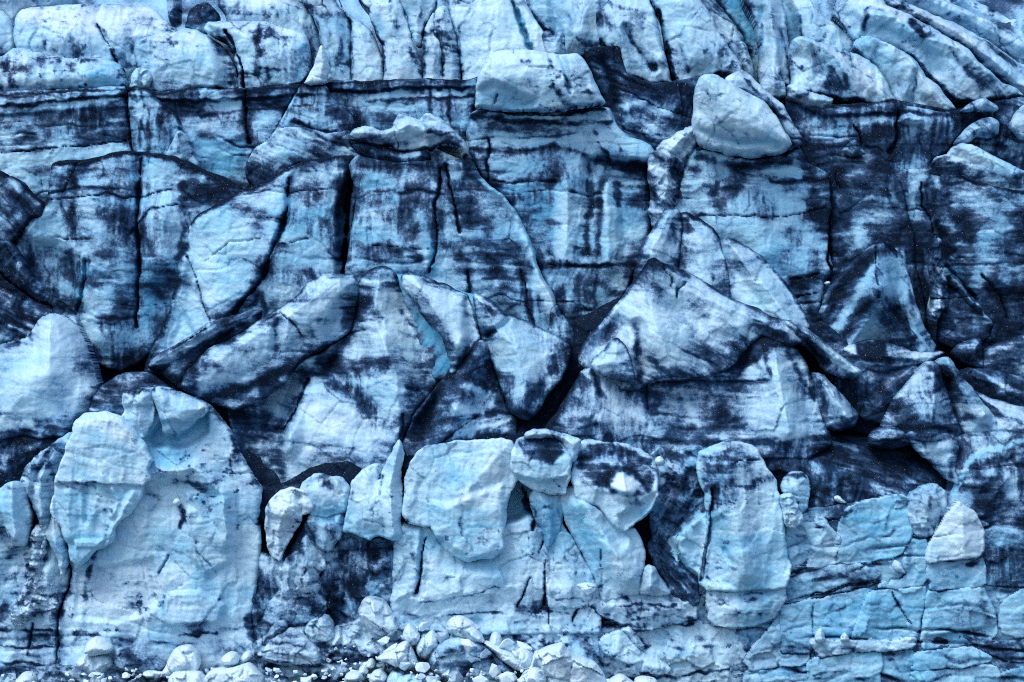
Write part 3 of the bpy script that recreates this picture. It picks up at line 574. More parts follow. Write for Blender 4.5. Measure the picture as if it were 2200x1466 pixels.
one('dirty_slope', 'black sparkling ash slope in the valley right of the flat capped tower', 'dirty slope', 22.5, 5,
    "1255,105 1285,100 1330,98 1345,160 1400,180 1440,178 1510,165 1510,230 1500,275 1450,330 1420,350 1380,330 1330,290 1305,245 1292,200", None,
    **wk(d0=.78, c0=.3, facet=.3, lump=.4, drip=.3, ang=20, z=[R(.6, 22, "1345,240 1380,300"), R(-.6, 16, "1300,130 1320,180 1330,220")], d=[L(.5, 16, "1290,120 1310,160 1325,210"), L(-.35, 20, "1260,130 1290,140"), L(-.4, 18, "1350,220 1420,235 1445,245"), L(-.25, 30, "1400,270 1440,290"), L(.4, 20, "1380,185 1500,190"), L(-.5, 5, "1245,112 1290,92"), L(-.35, 10, "1345,230 1352,290")], c=[L(.5, 14, "1342,230 1350,290")]))
one('ice_ridge', 'crumbly white ridge running down between the two capped towers', 'ice ridge', 16.2, 4,
    "1492,266 1502,300 1486,330 1468,352 1462,400 1456,440 1440,452 1428,482 1404,492 1396,460 1402,430 1396,392 1396,350 1408,328 1420,312 1448,294", None,
    **wk(g=2.5, R0=18, d0=.22, c0=.08, f0=.5, facet=.35, fs=36, rough=7, lump=.3, ang=35, drip=.2, d=[L(.5, 10, "1398,400 1406,430"), L(.45, 8, "1440,320 1450,350"), L(.5, 10, "1462,360 1452,430"), L(.4, 10, "1405,330 1420,345")], z=[R(.6, 20, "1490,275 1440,320 1430,400 1420,460")]))
# ------------------------------------------------------------------ tower with the round cap
many('ice_tower', 'pale blue tower under a smooth leaning white cap, right of centre', 'ice tower', [
    ('round_cap', 13.4, 7, "1491,246 1494,205 1498,176 1504,164 1516,156 1540,160 1570,175 1600,192 1625,205 1648,220 1674,254 1690,282 1706,311 1690,326 1660,335 1620,338 1580,333 1540,321 1506,313 1496,292 1492,268",
        dict(RS=.45, ES=.6, lines=.4, spots=.3, R0=34, E=1.9, bulge=1.1, c0=.18, d0=.05, f0=.35, lump=.18, facet=.05, step=.03, drip=.4, ang=22, z=[R(.9, 60, "1510,170 1580,220 1690,305"), L(-.3, 12, "1498,278 1540,296 1600,310 1650,306"), P(-.4, 25, "1495,280 1690,310 1690,340 1500,320")], c=[L(.45, 14, "1498,282 1560,302 1620,308 1660,302"), L(.4, 18, "1650,280 1670,320")], d=[P(.6, 12, "1512,228 1530,218 1545,222 1538,250 1520,248"), L(.5, 9, "1538,255 1556,262"), L(.35, 8, "1520,200 1545,205"), L(.3, 20, "1550,175 1600,195")], base=(.4, 4))),
    ('leaning_slab', 14.6, 3, "1556,176 1574,160 1592,149 1606,156 1640,190 1680,224 1700,258 1718,288 1725,304 1712,316 1694,284 1662,226 1620,200", wk(g=2.5, R0=12, d0=.26, c0=.12, f0=.35, ang=38, drip=.1, d=[L(.5, 8, "1600,170 1640,205 1680,250")])),
    ('tower_body', 15.3, 9, "1500,312 1540,320 1620,336 1690,327 1714,310 1724,318 1734,345 1780,370 1792,392 1787,480 1782,540 1792,575 1772,610 1764,660 1775,720 1745,740 1640,720 1540,640 1440,560 1435,500 1448,450 1456,410 1470,352 1486,326",
        wk(R0=30, E=1.6, bulge=.8, d0=.22, c0=.4, drip=.55, step=.09,
           z=[P(.5, 4, "1496,318 1620,340 1716,318 1722,350 1640,362 1520,345"), R(-.4, 20, "1560,360 1540,420"), L(.5, 50, "1620,450 1640,540")],
           d=[L(1.1, 6, "1500,316 1540,324 1620,340 1690,330 1716,314"), L(.6, 14, "1500,335 1560,350 1620,358 1700,345"), L(.45, 30, "1500,370 1580,395 1600,370"), L(.7, 9, "1660,390 1700,388 1785,385"), L(.55, 26, "1740,360 1760,420 1735,470"), L(.6, 20, "1490,400 1530,408 1560,400"), L(.5, 30, "1700,410 1750,440 1770,500"), L(-.3, 26, "1690,440 1760,440"), L(-.35, 60, "1600,480 1660,540"), L(.5, 26, "1700,500 1750,540 1760,600"), L(.55, 40, "1720,620 1750,660 1740,700"), L(.45, 40, "1690,560 1730,600"), L(.4, 20, "1550,440 1560,470"), L(-.4, 20, "1680,365 1720,380 1760,390")],
           c=[P(.35, 40, "1560,500 1700,520 1720,640 1600,600")],
           cracks=[(7, .8, "1788,380 1790,460 1785,520 1780,560 1794,580", .9, .2), (3, .25, "1500,464 1580,462 1660,466 1700,460 1775,445", .35, 0), (4, .35, "1700,600 1760,590", .4, 0), (3, .3, "1705,640 1765,630", .5, 0)])),
])
# ------------------------------------------------------------------ dark right side
one('ice_bluff', 'dark blue wall with black bands under the shark fin block', 'ice wall', 20.8, 6,
    "1690,204 1752,232 1800,224 1860,222 1925,216 1960,230 2040,242 2062,250 2070,275 2040,320 2000,345 1990,385 1900,400 1800,395 1740,360 1722,305 1700,250", None,
    **wk(d0=.58, c0=.42, drip=.6, step=.1, z=[P(.4, 4, "1690,210 1780,240 1925,220 1930,240 1840,248 1760,250")], d=[L(.9, 7, "1690,212 1752,234 1800,226 1925,218"), L(.6, 8, "1750,240 1840,248 1930,240 2050,248"), L(-.35, 30, "1750,270 1780,290"), L(-.4, 26, "1860,255 1915,255"), L(-.3, 22, "1990,245 2040,248"), L(-.25, 24, "1790,250 1835,260"), L(.4, 26, "1860,290 1920,280"), L(.5, 30, "1950,300 2000,290"), L(.4, 20, "1730,310 1800,320 1850,300"), L(-.2, 20, "1740,300 1850,305")], c=[L(.3, 24, "1750,255 1830,275")], cracks=[(7, .6, "1836,265 1848,290 1852,310", .6, 0), (10, .6, "1932,240 1930,290 1915,330", .7, 0)]))
one('dirty_slope', 'black rubble strewn ash slope at the upper right edge', 'dirty slope', 21.8, 6, "1925,214 2050,238 2160,214 2250,200 2250,440 1985,430 1945,330", None,
    **wk(d0=.85, c0=.3, facet=.35, lump=.45, fs=50, drip=.2, ang=15, d=[L(-.4, 14, "2080,245 2130,240"), L(-.35, 16, "2060,290 2150,330"), L(-.35, 14, "2150,300 2200,320"), L(-.3, 20, "1960,290 2010,320")]))
RK = 'ice boulders on the dark upper right slope'
one('ice_boulder', 'small grey pyramid boulder just below the long wedge block', 'ice boulder', 20.5, 2.5, "2062,240 2080,225 2096,216 2112,208 2125,214 2148,232 2140,238 2100,240", RK, g=2, R0=14, E=.8, bulge=.3, d0=.3, c0=.15, f0=.2, z=[R(.5, 20, "2112,210 2110,240")])
one('ice_boulder', 'rounded bluish boulder on the dark slope at the upper right', 'ice boulder', 19.5, 3, "2048,310 2062,292 2080,270 2108,256 2134,252 2150,262 2150,284 2136,296 2100,292 2076,312", RK, g=2, R0=22, E=1.2, bulge=.5, d0=.26, c0=.3, f0=.1, d=[L(.5, 14, "2060,300 2090,285"), L(.4, 10, "2110,285 2140,290")], ang=-25)
one('ice_boulder', 'long pale boulder slab lying on the dark slope at the right', 'ice boulder', 18.5, 3, "1990,372 1998,352 2012,338 2038,330 2048,314 2066,305 2092,307 2120,325 2160,345 2198,364 2250,385 2250,432 2140,410 2080,392 2030,384", RK, g=2, R0=16, E=1.0, bulge=.4, d0=.12, c0=.2, f0=.2, d=[L(.55, 12, "2005,350 2040,336"), P(.8, 7, "1985,352 2050,348 2082,354 2120,366 2150,376 2200,374 2260,390 2260,440 1980,400")], z=[R(.5, 20, "2055,315 2110,335 2180,370")], base=(.4, 4))
one('ice_boulder', 'grey boulder cut by the right edge above the pale slab', 'ice boulder', 19.8, 3, "2172,275 2182,250 2200,225 2250,205 2250,300 2200,300", RK, g=2, R0=20, d0=.32, c0=.2, f0=.2)
one('ice_boulder', 'flat dark boulder left of the rounded bluish boulder', 'ice boulder', 19.9, 2.5, "1930,262 1940,245 1958,240 1980,252 1988,264 1965,270", RK, g=2, R0=12, d0=.45, c0=.3, ang=-15)
one('ice_boulder', 'small stained boulder under the black bands at the right', 'ice boulder', 18.6, 2.5, "1812,320 1826,304 1838,298 1850,310 1862,330 1830,335", RK, g=2, R0=12, d0=.5, c0=.2, z=[R(.4, 12, "1838,300 1832,330")])
one('ice_bluff', 'almost black wall behind the pointed dark hill', 'ice wall', 16.6, 7,
    "1786,378 1800,352 1830,348 1860,352 1885,366 1902,336 1925,368 1940,400 1952,450 1967,510 1968,565 1985,640 1995,740 1800,740 1768,710 1760,640 1792,575 1786,470", None,
    **wk(d0=.66, c0=.42, drip=.5, step=.08, d=[L(-.35, 18, "1830,375 1850,370"), L(-.45, 26, "1845,480 1850,510"), L(-.4, 16, "1920,420 1940,440"), L(-.2, 40, "1820,430 1900,440"), L(.35, 20, "1800,400 1900,410"), L(-.3, 20, "1930,535 1955,560"), L(-.25, 20, "1820,540 1850,530"), L(-.3, 10, "1798,400 1800,450"), L(.3, 25, "1850,560 1960,470")], cracks=[(6, .5, "1795,360 1800,385 1812,405", .5, 0)]))
one('ice_bluff', 'dark streaked wall filling the right edge below the pale slab', 'ice wall', 17, 7,
    "1925,372 1950,362 1990,362 2040,372 2075,376 2140,400 2250,415 2250,780 2000,770 1990,660 1968,565 1948,450", None,
    **wk(d0=.62, c0=.38, drip=.5, pat=.4, step=.06, z=[R(.5, 40, "2130,420 2150,600"), P(-.8, 12, "2020,480 2060,560 2090,640 2130,700 2060,620")],
         d=[L(-.35, 24, "1975,385 1960,420 1970,460"), L(-.25, 40, "2110,440 2150,460"), L(-.35, 26, "2115,490 2125,560 2100,600"), L(-.3, 26, "2040,480 2070,520"), L(-.3, 24, "2150,540 2160,600"), L(.6, 11, "1932,395 1950,450 1962,520 1965,570"), L(.4, 20, "2000,430 2030,500"), L(.8, 6, "2060,378 2140,402 2250,415"), L(.35, 40, "2190,470 2220,620"), L(-.3, 12, "2105,660 2120,690"), L(-.25, 18, "2190,400 2240,440"), L(-.35, 14, "2010,370 2020,400")],
         c=[L(.6, 14, "2036,540 2060,580 2090,620 2115,670")], cracks=[(5, .4, "1987,390 1986,440 2005,470 2010,500", .7, 0), (8, .8, "2040,570 2065,600 2095,640", .1, .6), (4, .4, "2110,590 2150,640 2165,680", .6, 0)]))
one('ice_wedge', 'dark wedge with a thin white edge left of the right border wall', 'ice wedge', 13.8, 4, "2032,612 2044,590 2060,602 2078,630 2105,655 2120,680 2134,696 2124,728 2090,742 2045,748 2020,735 2024,680", None, **wk(R0=12, d0=.66, c0=.35, z=[R(.5, 18, "2046,595 2100,655 2130,700")], d=[L(-.5, 5, "2046,598 2075,632 2108,660 2130,692"), L(-.25, 12, "2040,640 2055,690")]))
one('ice_ridge', 'crumbling pale column in the dark gap right of the pointed hill', 'ice ridge', 12.6, 2.5, "2004,545 2014,502 2022,512 2024,555 2030,585 2034,625 2032,655 2024,676 2006,694 1996,690 2006,660 2008,630 2004,600", None, g=2, **wk(R0=8, E=.5, d0=.28, c0=.05, f0=.4, rough=6, facet=.35, fs=24))
many('ice_mound', 'pointed dark hill with ribs painted sunlit grey on the right', 'ice hill', [
    ('hill_body', 12, 7, "1764,672 1780,630 1800,600 1835,560 1860,540 1872,524 1886,514 1906,518 1926,532 1946,562 1960,602 1970,652 1986,700 2014,745 2004,765 1900,770 1820,765 1790,735 1772,700",
        dict(R0=16, E=1.0, bulge=.3, d0=.5, c0=.3, f0=.1, drip=.25, ang=-20, pat=.3, step=.02, lump=.2,
             z=[R(2.0, 55, "1874,530 1876,632"), R(1.5, 50, "1876,632 1855,690 1815,750"), R(1.5, 60, "1876,632 1925,690 1970,760"), R(-1.0, 22, "1884,640 1930,668 1992,748"), R(.7, 18, "1940,655 1958,700 1985,750")],
             d=[P(.7, 10, "1766,650 1800,600 1868,530 1868,560 1820,630 1780,680"), P(-.32, 16, "1878,560 1930,560 1950,620 1935,655 1880,628"), L(-.35, 13, "1872,560 1850,610 1820,670 1800,710"), P(-.4, 12, "1872,660 1890,690 1910,740 1890,765 1825,760 1850,690"), L(-.45, 9, "1940,662 1962,705 1990,750"), L(.45, 14, "1895,650 1930,690 1960,750"), L(.9, 9, "1870,526 1890,520 1924,534"), L(.5, 12, "1860,640 1830,690 1805,745")],  # pale strokes paint sunlit ribs onto the dark hill
             cracks=[(4, .4, "1874,532 1875,600 1876,640", .6, 0), (3, .3, "1880,640 1905,690 1925,740", -.4, 0)])),
    ('white_pebble', 10.6, .6, "1770,608 1776,604 1786,605 1784,611 1773,612", dict(g=1.5, R0=4, E=.2, bulge=.1, c0=.05, f0=.5, rough=.5)),
])
# ------------------------------------------------------------------ left walls of the middle row
one('dirty_slope', 'dark scratched slope at the left edge beside the arched slab', 'dirty slope', 16.2, 6, "-45,360 0,368 12,384 22,378 40,388 58,412 92,442 84,466 64,464 50,484 30,510 12,530 -45,545", None,
    **wk(d0=.68, c0=.3, ang=45, drip=.1, d=[L(-.25, 20, "0,490 40,470"), L(-.3, 8, "20,390 80,440"), L(-.25, 16, "10,420 40,450")], rim=(.5, 6)))
one('dirty_slope', 'dark cracked slope above the smooth pale dome at the left edge', 'dirty slope', 13.6, 6,
    "-45,520 12,518 24,530 60,590 90,625 130,655 158,680 170,710 186,760 196,800 150,780 90,760 -45,790", None,
    **wk(d0=.62, c0=.3, ang=30, drip=.2, facet=.3, lump=.4, d=[L(.7, 16, "-40,570 10,600 50,630 90,650"), L(-.3, 18, "0,640 30,660"), L(-.3, 14, "60,650 80,680"), L(-.25, 16, "20,560 40,580"), L(.5, 14, "30,650 50,680 90,690 130,690"), L(-.45, 5, "20,700 50,712"), L(-.35, 5, "-10,620 20,632")], cracks=[(7, .6, "-40,574 0,592 40,620 75,648 110,660", .7, 0)]))
one('ice_serac', 'broad blue slab with an arched black top edge at the left', 'ice slab', 16.6, 8,
    "106,356 118,346 140,344 180,340 215,334 245,323 290,323 340,330 372,336 402,346 440,366 480,380 518,402 508,414 480,432 470,500 440,560 420,620 395,680 350,730 310,770 262,800 232,792 200,775 180,748 166,704 160,680 130,664 90,632 50,590 18,560 14,522 36,500 54,476 62,456 80,460 95,440 103,400", None,
    **wk(rim=(1.1, 13), R0=22, E=1.4, bulge=1.1, d0=.42, c0=.46, drip=.55, step=.06, pat=.34,
         z=[R(.8, 60, "110,360 100,450 40,520"), L(.7, 80, "200,450 220,620 230,740"), R(-.6, 30, "296,340 294,480 300,640"), P(-.8, 20, "20,520 120,520 160,560 165,680 90,632"), L(.5, 60, "350,480 350,560"), L(-.8, 50, "330,640 350,700")],
         d=[L(1.0, 7, "106,356 140,345 215,335 245,324 290,324 372,336 440,366 518,402"), L(.6, 14, "150,350 156,420 152,490"), L(.4, 18, "150,455 158,500"), L(-.4, 20, "112,370 108,440 90,470"), L(.35, 30, "400,400 440,420 480,400"), L(.45, 14, "390,400 400,460 395,530 380,560"), L(-.25, 40, "200,480 220,520"), L(.35, 40, "240,560 260,640"), L(-.35, 36, "190,640 200,720"), L(-.3, 30, "330,370 340,410"), L(.35, 30, "320,540 360,590"), L(.35, 30, "140,560 150,600 110,600"), L(.25, 30, "60,560 110,620"), L(-.2, 30, "70,500 110,520"), L(.3, 30, "230,690 260,660"), L(-.2, 30, "300,700 280,750"), L(.35, 20, "330,620 360,660"), L(.5, 8, "200,746 216,752")],
         c=[P(.4, 30, "300,560 380,560 360,680 300,700"), L(.6, 10, "182,565 176,610 165,660")],
         cracks=[(7, .7, "296,338 293,400 293,480 296,560 294,620 290,700", .75, .2), (8, .8, "184,562 178,610 168,650 154,684", .0, .7), (3, .25, "106,428 180,424 230,415 262,426 300,420 366,408", .45, 0), (3, .25, "275,510 320,450 380,440", .35, 0), (4, .3, "160,350 140,390 130,410", .4, 0), (3, .2, "120,510 150,515 200,515", .4, 0)]))
one('ice_serac', 'blotchy panel split by a curved blue black crack left of centre', 'ice slab', 15.8, 8,
    "404,520 402,505 406,482 420,462 446,446 470,432 512,408 552,396 600,366 640,350 700,336 756,332 768,345 766,420 756,480 750,540 744,600 700,700 600,740 500,780 400,800 310,800 322,750 345,712 362,668 372,628 384,592 381,565 388,545 398,540", None,
    **wk(R0=26, E=1.3, bulge=.9, d0=.36, c0=.36, drip=.45, step=.08,
         z=[P(.5, 8, "402,480 620,370 612,470 560,600 505,672 420,720 380,640"), P(-1.0, 7, "724,440 752,350 745,600 720,600"), R(.5, 30, "385,560 370,660 340,740"), P(-.35, 8, "372,600 402,595 440,660 450,740 330,760")],
         d=[P(-.36, 16, "410,480 480,440 540,470 560,540 530,620 480,660 420,640 392,580"), P(-.3, 16, "390,600 450,680 470,740 340,760"), L(-.3, 30, "560,440 590,420 580,500"), L(.45, 24, "690,400 720,390 735,440 720,520"), L(.4, 20, "640,360 720,350 755,350"), L(.35, 26, "630,410 680,420"), L(-.3, 20, "660,455 690,460"), L(-.25, 30, "620,500 680,520"), L(-.2, 40, "620,560 680,560"), L(.5, 12, "505,672 540,660 560,630"), L(.35, 30, "640,590 700,590"), L(.4, 24, "690,480 715,520"), L(-.3, 30, "570,640 620,620"), L(.5, 7, "565,640 570,680")],
         c=[P(.3, 30, "590,420 700,440 700,580 600,600"), L(.35, 10, "730,440 738,580")],
         cracks=[(9, .9, "620,382 616,430 611,470 600,505 582,545 566,590 545,620 520,648 502,676", .55, .55), (12, 1.6, "752,352 748,420 742,500 736,590", .95, .3), (3, .25, "560,468 610,470", .5, 0), (3, .2, "600,522 660,515", .5, 0), (4, .3, "402,550 420,590 440,660 452,690", .35, 0), (3, .2, "440,560 490,520 560,512", .2, 0)], rim=(1.0, 10)))

# ------------------------------------------------------------------ middle foreground slabs
def gk(**k):
    r = dict(fract=.5, soot=(.5, 62), tilt=.28, zs=1.7, lines=.7, grow=3, R0=22, E=1.3, bulge=.7, c0=.16, d0=.18, f0=.25, facet=.10, lump=.25, step=.05, pat=.26, drip=.2, rough=3)
    r.update(k); return r
one('ice_ridge', 'low grey ridge slab left of the white hump ridge', 'ice ridge', 9, 5,
    "316,792 334,766 368,746 404,726 440,702 470,686 520,673 556,668 552,692 532,706 500,726 470,740 442,748 414,788 402,824 384,838 350,806", None,
    **gk(d0=.42, ang=-30, z=[R(.6, 22, "330,780 420,725 545,675"), P(-.4, 6, "400,740 470,700 540,690 450,745")], d=[L(.6, 12, "385,835 405,800 440,750 500,728"), L(-.25, 14, "370,760 430,725"), L(.4, 14, "480,695 540,680"), L(.3, 12, "330,790 370,810")], cracks=[(3, .3, "370,752 405,728 440,704", .5, 0), (3, .25, "446,704 436,745", -.4, 0)]))
one('ice_bluff', 'turquoise ice inside the long open crack in the middle', 'ice wall', 8.5, 4, "838,590 870,590 1030,640 1075,760 1095,890 1060,900 1000,815 930,815 890,720", None, **gk(c0=.95, d0=0, f0=0, pat=0, facet=.05, drip=.2, ang=-50))
one('ice_ridge', 'white humped ridge in front of the blotchy panel', 'ice ridge', 7.4, 6,
    "388,832 402,802 416,784 442,752 480,736 522,716 552,690 600,664 640,630 658,606 690,591 730,588 756,591 764,606 764,642 758,684 742,714 720,728 690,750 660,762 630,790 600,830 560,860 500,880 430,862", None,
    **gk(R0=30, E=1.7, z=[R(.7, 60, "400,815 520,740 620,680 730,600"), L(-.4, 18, "600,690 590,750"), P(-.5, 16, "735,640 765,620 760,690 700,750 690,720")], c=[L(.7, 18, "758,630 752,680 735,712 690,745")],
         d=[L(.5, 8, "592,690 590,740 588,770"), L(.35, 18, "668,618 650,640 665,625"), L(.6, 24, "450,860 500,840 560,815 620,790"), L(.75, 16, "480,850 560,815 640,785 700,755"), L(.5, 14, "400,805 420,800 415,830"), L(.35, 14, "650,700 670,715"), L(.5, 14, "600,690 560,700"), L(.3, 10, "700,595 750,598"), L(.4, 16, "440,770 470,790"), L(.35, 12, "480,740 560,700")], rim=(.4, 7), cracks=[(4, .3, "560,690 600,670 650,720", .3, 0)]))
one('ice_serac', 'large striped central slab with a black smear and rounded peak', 'ice slab', 6, 7,
    "758,620 768,602 778,590 800,576 820,570 836,578 846,590 852,614 872,650 890,680 908,706 934,741 950,768 956,800 932,832 904,872 882,902 866,932 858,962 842,1000 826,1030 780,1040 740,1060 660,1060 600,1060 552,1060 530,1020 508,985 494,930 482,876 500,855 560,815 620,790 680,760 716,735 742,716 760,684 766,640", None,
    **gk(R0=26, E=1.5, bulge=1.0, d0=.2, step=.08, z=[R(.8, 60, "815,575 800,680 850,800 860,930"), P(-.8, 20, "490,850 640,790 720,770 650,850 610,940 600,1050 520,1050"), R(.5, 30, "655,810 625,880 620,960"), L(-.4, 30, "710,800 790,880"), P(-.5, 10, "540,800 650,790 640,860 600,930 560,930")],
         f=[P(.4, 20, "650,860 800,880 840,980 700,1000 620,980")],
         d=[P(.6, 14, "482,868 560,822 660,780 740,720 730,760 690,800 650,830 600,830 560,840 500,900"), P(.6, 16, "500,880 560,860 600,920 605,1000 640,1060 540,1060 510,980"), L(.6, 20, "665,800 700,820 745,840 770,870 790,890"), L(.45, 30, "690,770 740,790 800,780 850,770"), L(.4, 24, "770,840 800,880 810,910"), L(.5, 16, "885,820 870,860 880,840"), L(.5, 10, "960,800 920,850 880,905 865,940"), L(.45, 12, "800,670 820,690"), L(-.25, 50, "830,650 880,720"), L(-.25, 50, "680,920 780,950"), L(-.2, 24, "850,840 840,900"), L(.3, 30, "780,620 775,680 740,730"), L(.4, 8, "850,660 900,720 940,755"), L(.35, 8, "700,1005 770,1012 740,1000"), L(.4, 8, "860,716 890,724")],
         c=[L(.4, 20, "612,860 600,905")], cracks=[(7, .7, "655,815 642,850 630,880 608,915 600,925", .5, .5), (4, .35, "862,890 866,915 860,940", .4, 0)], rim=(.45, 6), ang=4))
one('ice_serac', 'pale slab right of the long turquoise crack', 'ice slab', 6.6, 6,
    "860,592 876,588 916,596 940,610 955,608 976,623 1004,636 1012,660 1018,690 1026,716 1032,732 1014,748 994,772 976,800 968,806 968,776 960,748 948,718 932,704 914,684 894,652 880,636 864,614", None,
    **gk(R0=20, d0=.12, z=[R(.5, 50, "890,600 980,740"), P(-.4, 10, "1000,640 1030,730 1000,760")], d=[L(.4, 12, "900,600 960,615 1000,640"), L(.35, 16, "990,650 1010,700"), L(.5, 10, "1030,735 1000,765 975,795"), L(.25, 10, "880,610 960,630")], c=[L(.4, 10, "880,648 920,710 950,765")], rim=(.6, 5), ang=12))
one('ice_serac', 'greyish slab with speckled right flank beside the black gully', 'ice slab', 6.4, 6,
    "1018,640 1020,629 1050,646 1086,676 1130,691 1180,716 1226,739 1226,756 1216,790 1202,820 1172,852 1152,890 1132,902 1110,894 1090,876 1080,840 1066,800 1050,764 1034,732 1026,690", None,
    **gk(R0=24, d0=.2, z=[R(.6, 50, "1060,665 1110,760 1130,880"), R(-.3, 10, "1050,720 1090,690")], d=[L(.3, 14, "1040,650 1060,680"), L(.4, 18, "1200,740 1215,760"), L(.4, 20, "1140,840 1130,880"), L(.4, 8, "1045,730 1065,710"), L(.35, 24, "1180,800 1150,860"), L(-.2, 30, "1100,720 1130,780"), L(.35, 8, "1030,650 1060,670 1085,676")], rim=(.5, 6), cracks=[(7, .9, "1014,640 1020,690 1034,732 1052,768 1068,810 1084,868", -.05, .8)]))
one('ice_wedge', 'dark triangular wedge below the two pale slabs in the centre', 'ice wedge', 5.2, 6,
    "1032,732 1046,744 1056,786 1070,830 1088,878 1108,900 1110,945 1060,970 1000,975 920,1000 880,1030 862,1000 864,950 884,900 930,840 966,796 992,770", None,
    **gk(R0=20, E=1.0, d0=.5, c0=.2, ang=-8, z=[R(.8, 50, "1030,736 990,850 960,940"), R(.5, 20, "950,850 1000,900"), P(-.5, 10, "880,930 940,840 960,850 920,960")],
         d=[L(.55, 22, "940,830 920,880 890,950 870,990"), L(.55, 14, "1050,780 1062,840"), L(-.4, 26, "980,880 1030,890"), L(-.35, 18, "1000,830 1040,850"), L(.5, 14, "1020,740 980,790 960,810"), L(.5, 18, "1010,810 1040,830"), L(.7, 8, "1108,890 1060,888 1020,895"), L(-.45, 5, "960,945 1000,910 1035,893"), L(-.3, 8, "990,930 1090,910"), L(.5, 10, "900,1000 960,960 1020,942 1100,940")], cracks=[(4, .3, "950,955 980,925 1030,896", .3, 0)]))
one('black_gully', 'black gully between the central slabs and the striated block', 'ash gully', 10.5, 5, "1236,690 1275,672 1330,640 1345,640 1330,720 1280,790 1230,850 1190,930 1120,950 1090,915 1150,880 1205,815 1232,760", None, **gk(d0=1.15, c0=.2, f0=0, facet=.25, drip=.1, d=[L(-.5, 5, "1285,655 1320,640 1345,630"), L(-.5, 5, "1280,665 1330,655"), L(-.35, 6, "1200,810 1180,850")]))  # near-black fill between the slabs and the striated block
many('ice_serac', 'three pale blue fins leaning together behind the striated block', 'ice slab', [
    ('ice_fin', 10.2, 5, "1358,640 1364,610 1374,565 1376,535 1392,512 1410,486 1424,464 1436,450 1456,448 1464,456 1468,480 1463,530 1456,580 1452,610 1430,680 1360,690", gk(R0=20, d0=.1, c0=.18, d=[L(.45, 8, "1436,450 1460,455"), L(.3, 12, "1440,480 1450,500 1430,506")], rim=(.4, 8), z=[R(.5, 30, "1440,455 1400,540 1375,640")])),
    ('ice_fin', 10.5, 5, "1464,456 1480,455 1510,470 1535,490 1548,512 1553,534 1562,565 1567,605 1570,660 1550,700 1480,690 1450,640 1460,570 1470,480", gk(R0=18, d0=.12, c0=.28, d=[L(.55, 8, "1470,455 1510,470 1548,510"), L(.35, 10, "1475,470 1480,500"), L(.4, 7, "1530,588 1532,598")], c=[L(.7, 10, "1466,480 1460,545 1454,590")], rim=(.5, 8))),
    ('ice_fin', 10.2, 5, "1554,522 1566,511 1582,516 1612,531 1646,556 1680,596 1705,626 1722,662 1746,705 1700,740 1600,720 1572,690 1568,640 1565,590 1558,550", gk(R0=22, d0=.05, c0=.25, c=[L(.7, 12, "1558,540 1568,600 1570,640")], d=[L(.3, 8, "1570,513 1620,535"), L(.25, 6, "1620,535 1680,595 1710,640")], rim=(.35, 6), z=[R(.5, 30, "1570,520 1650,620 1700,700")])),
])
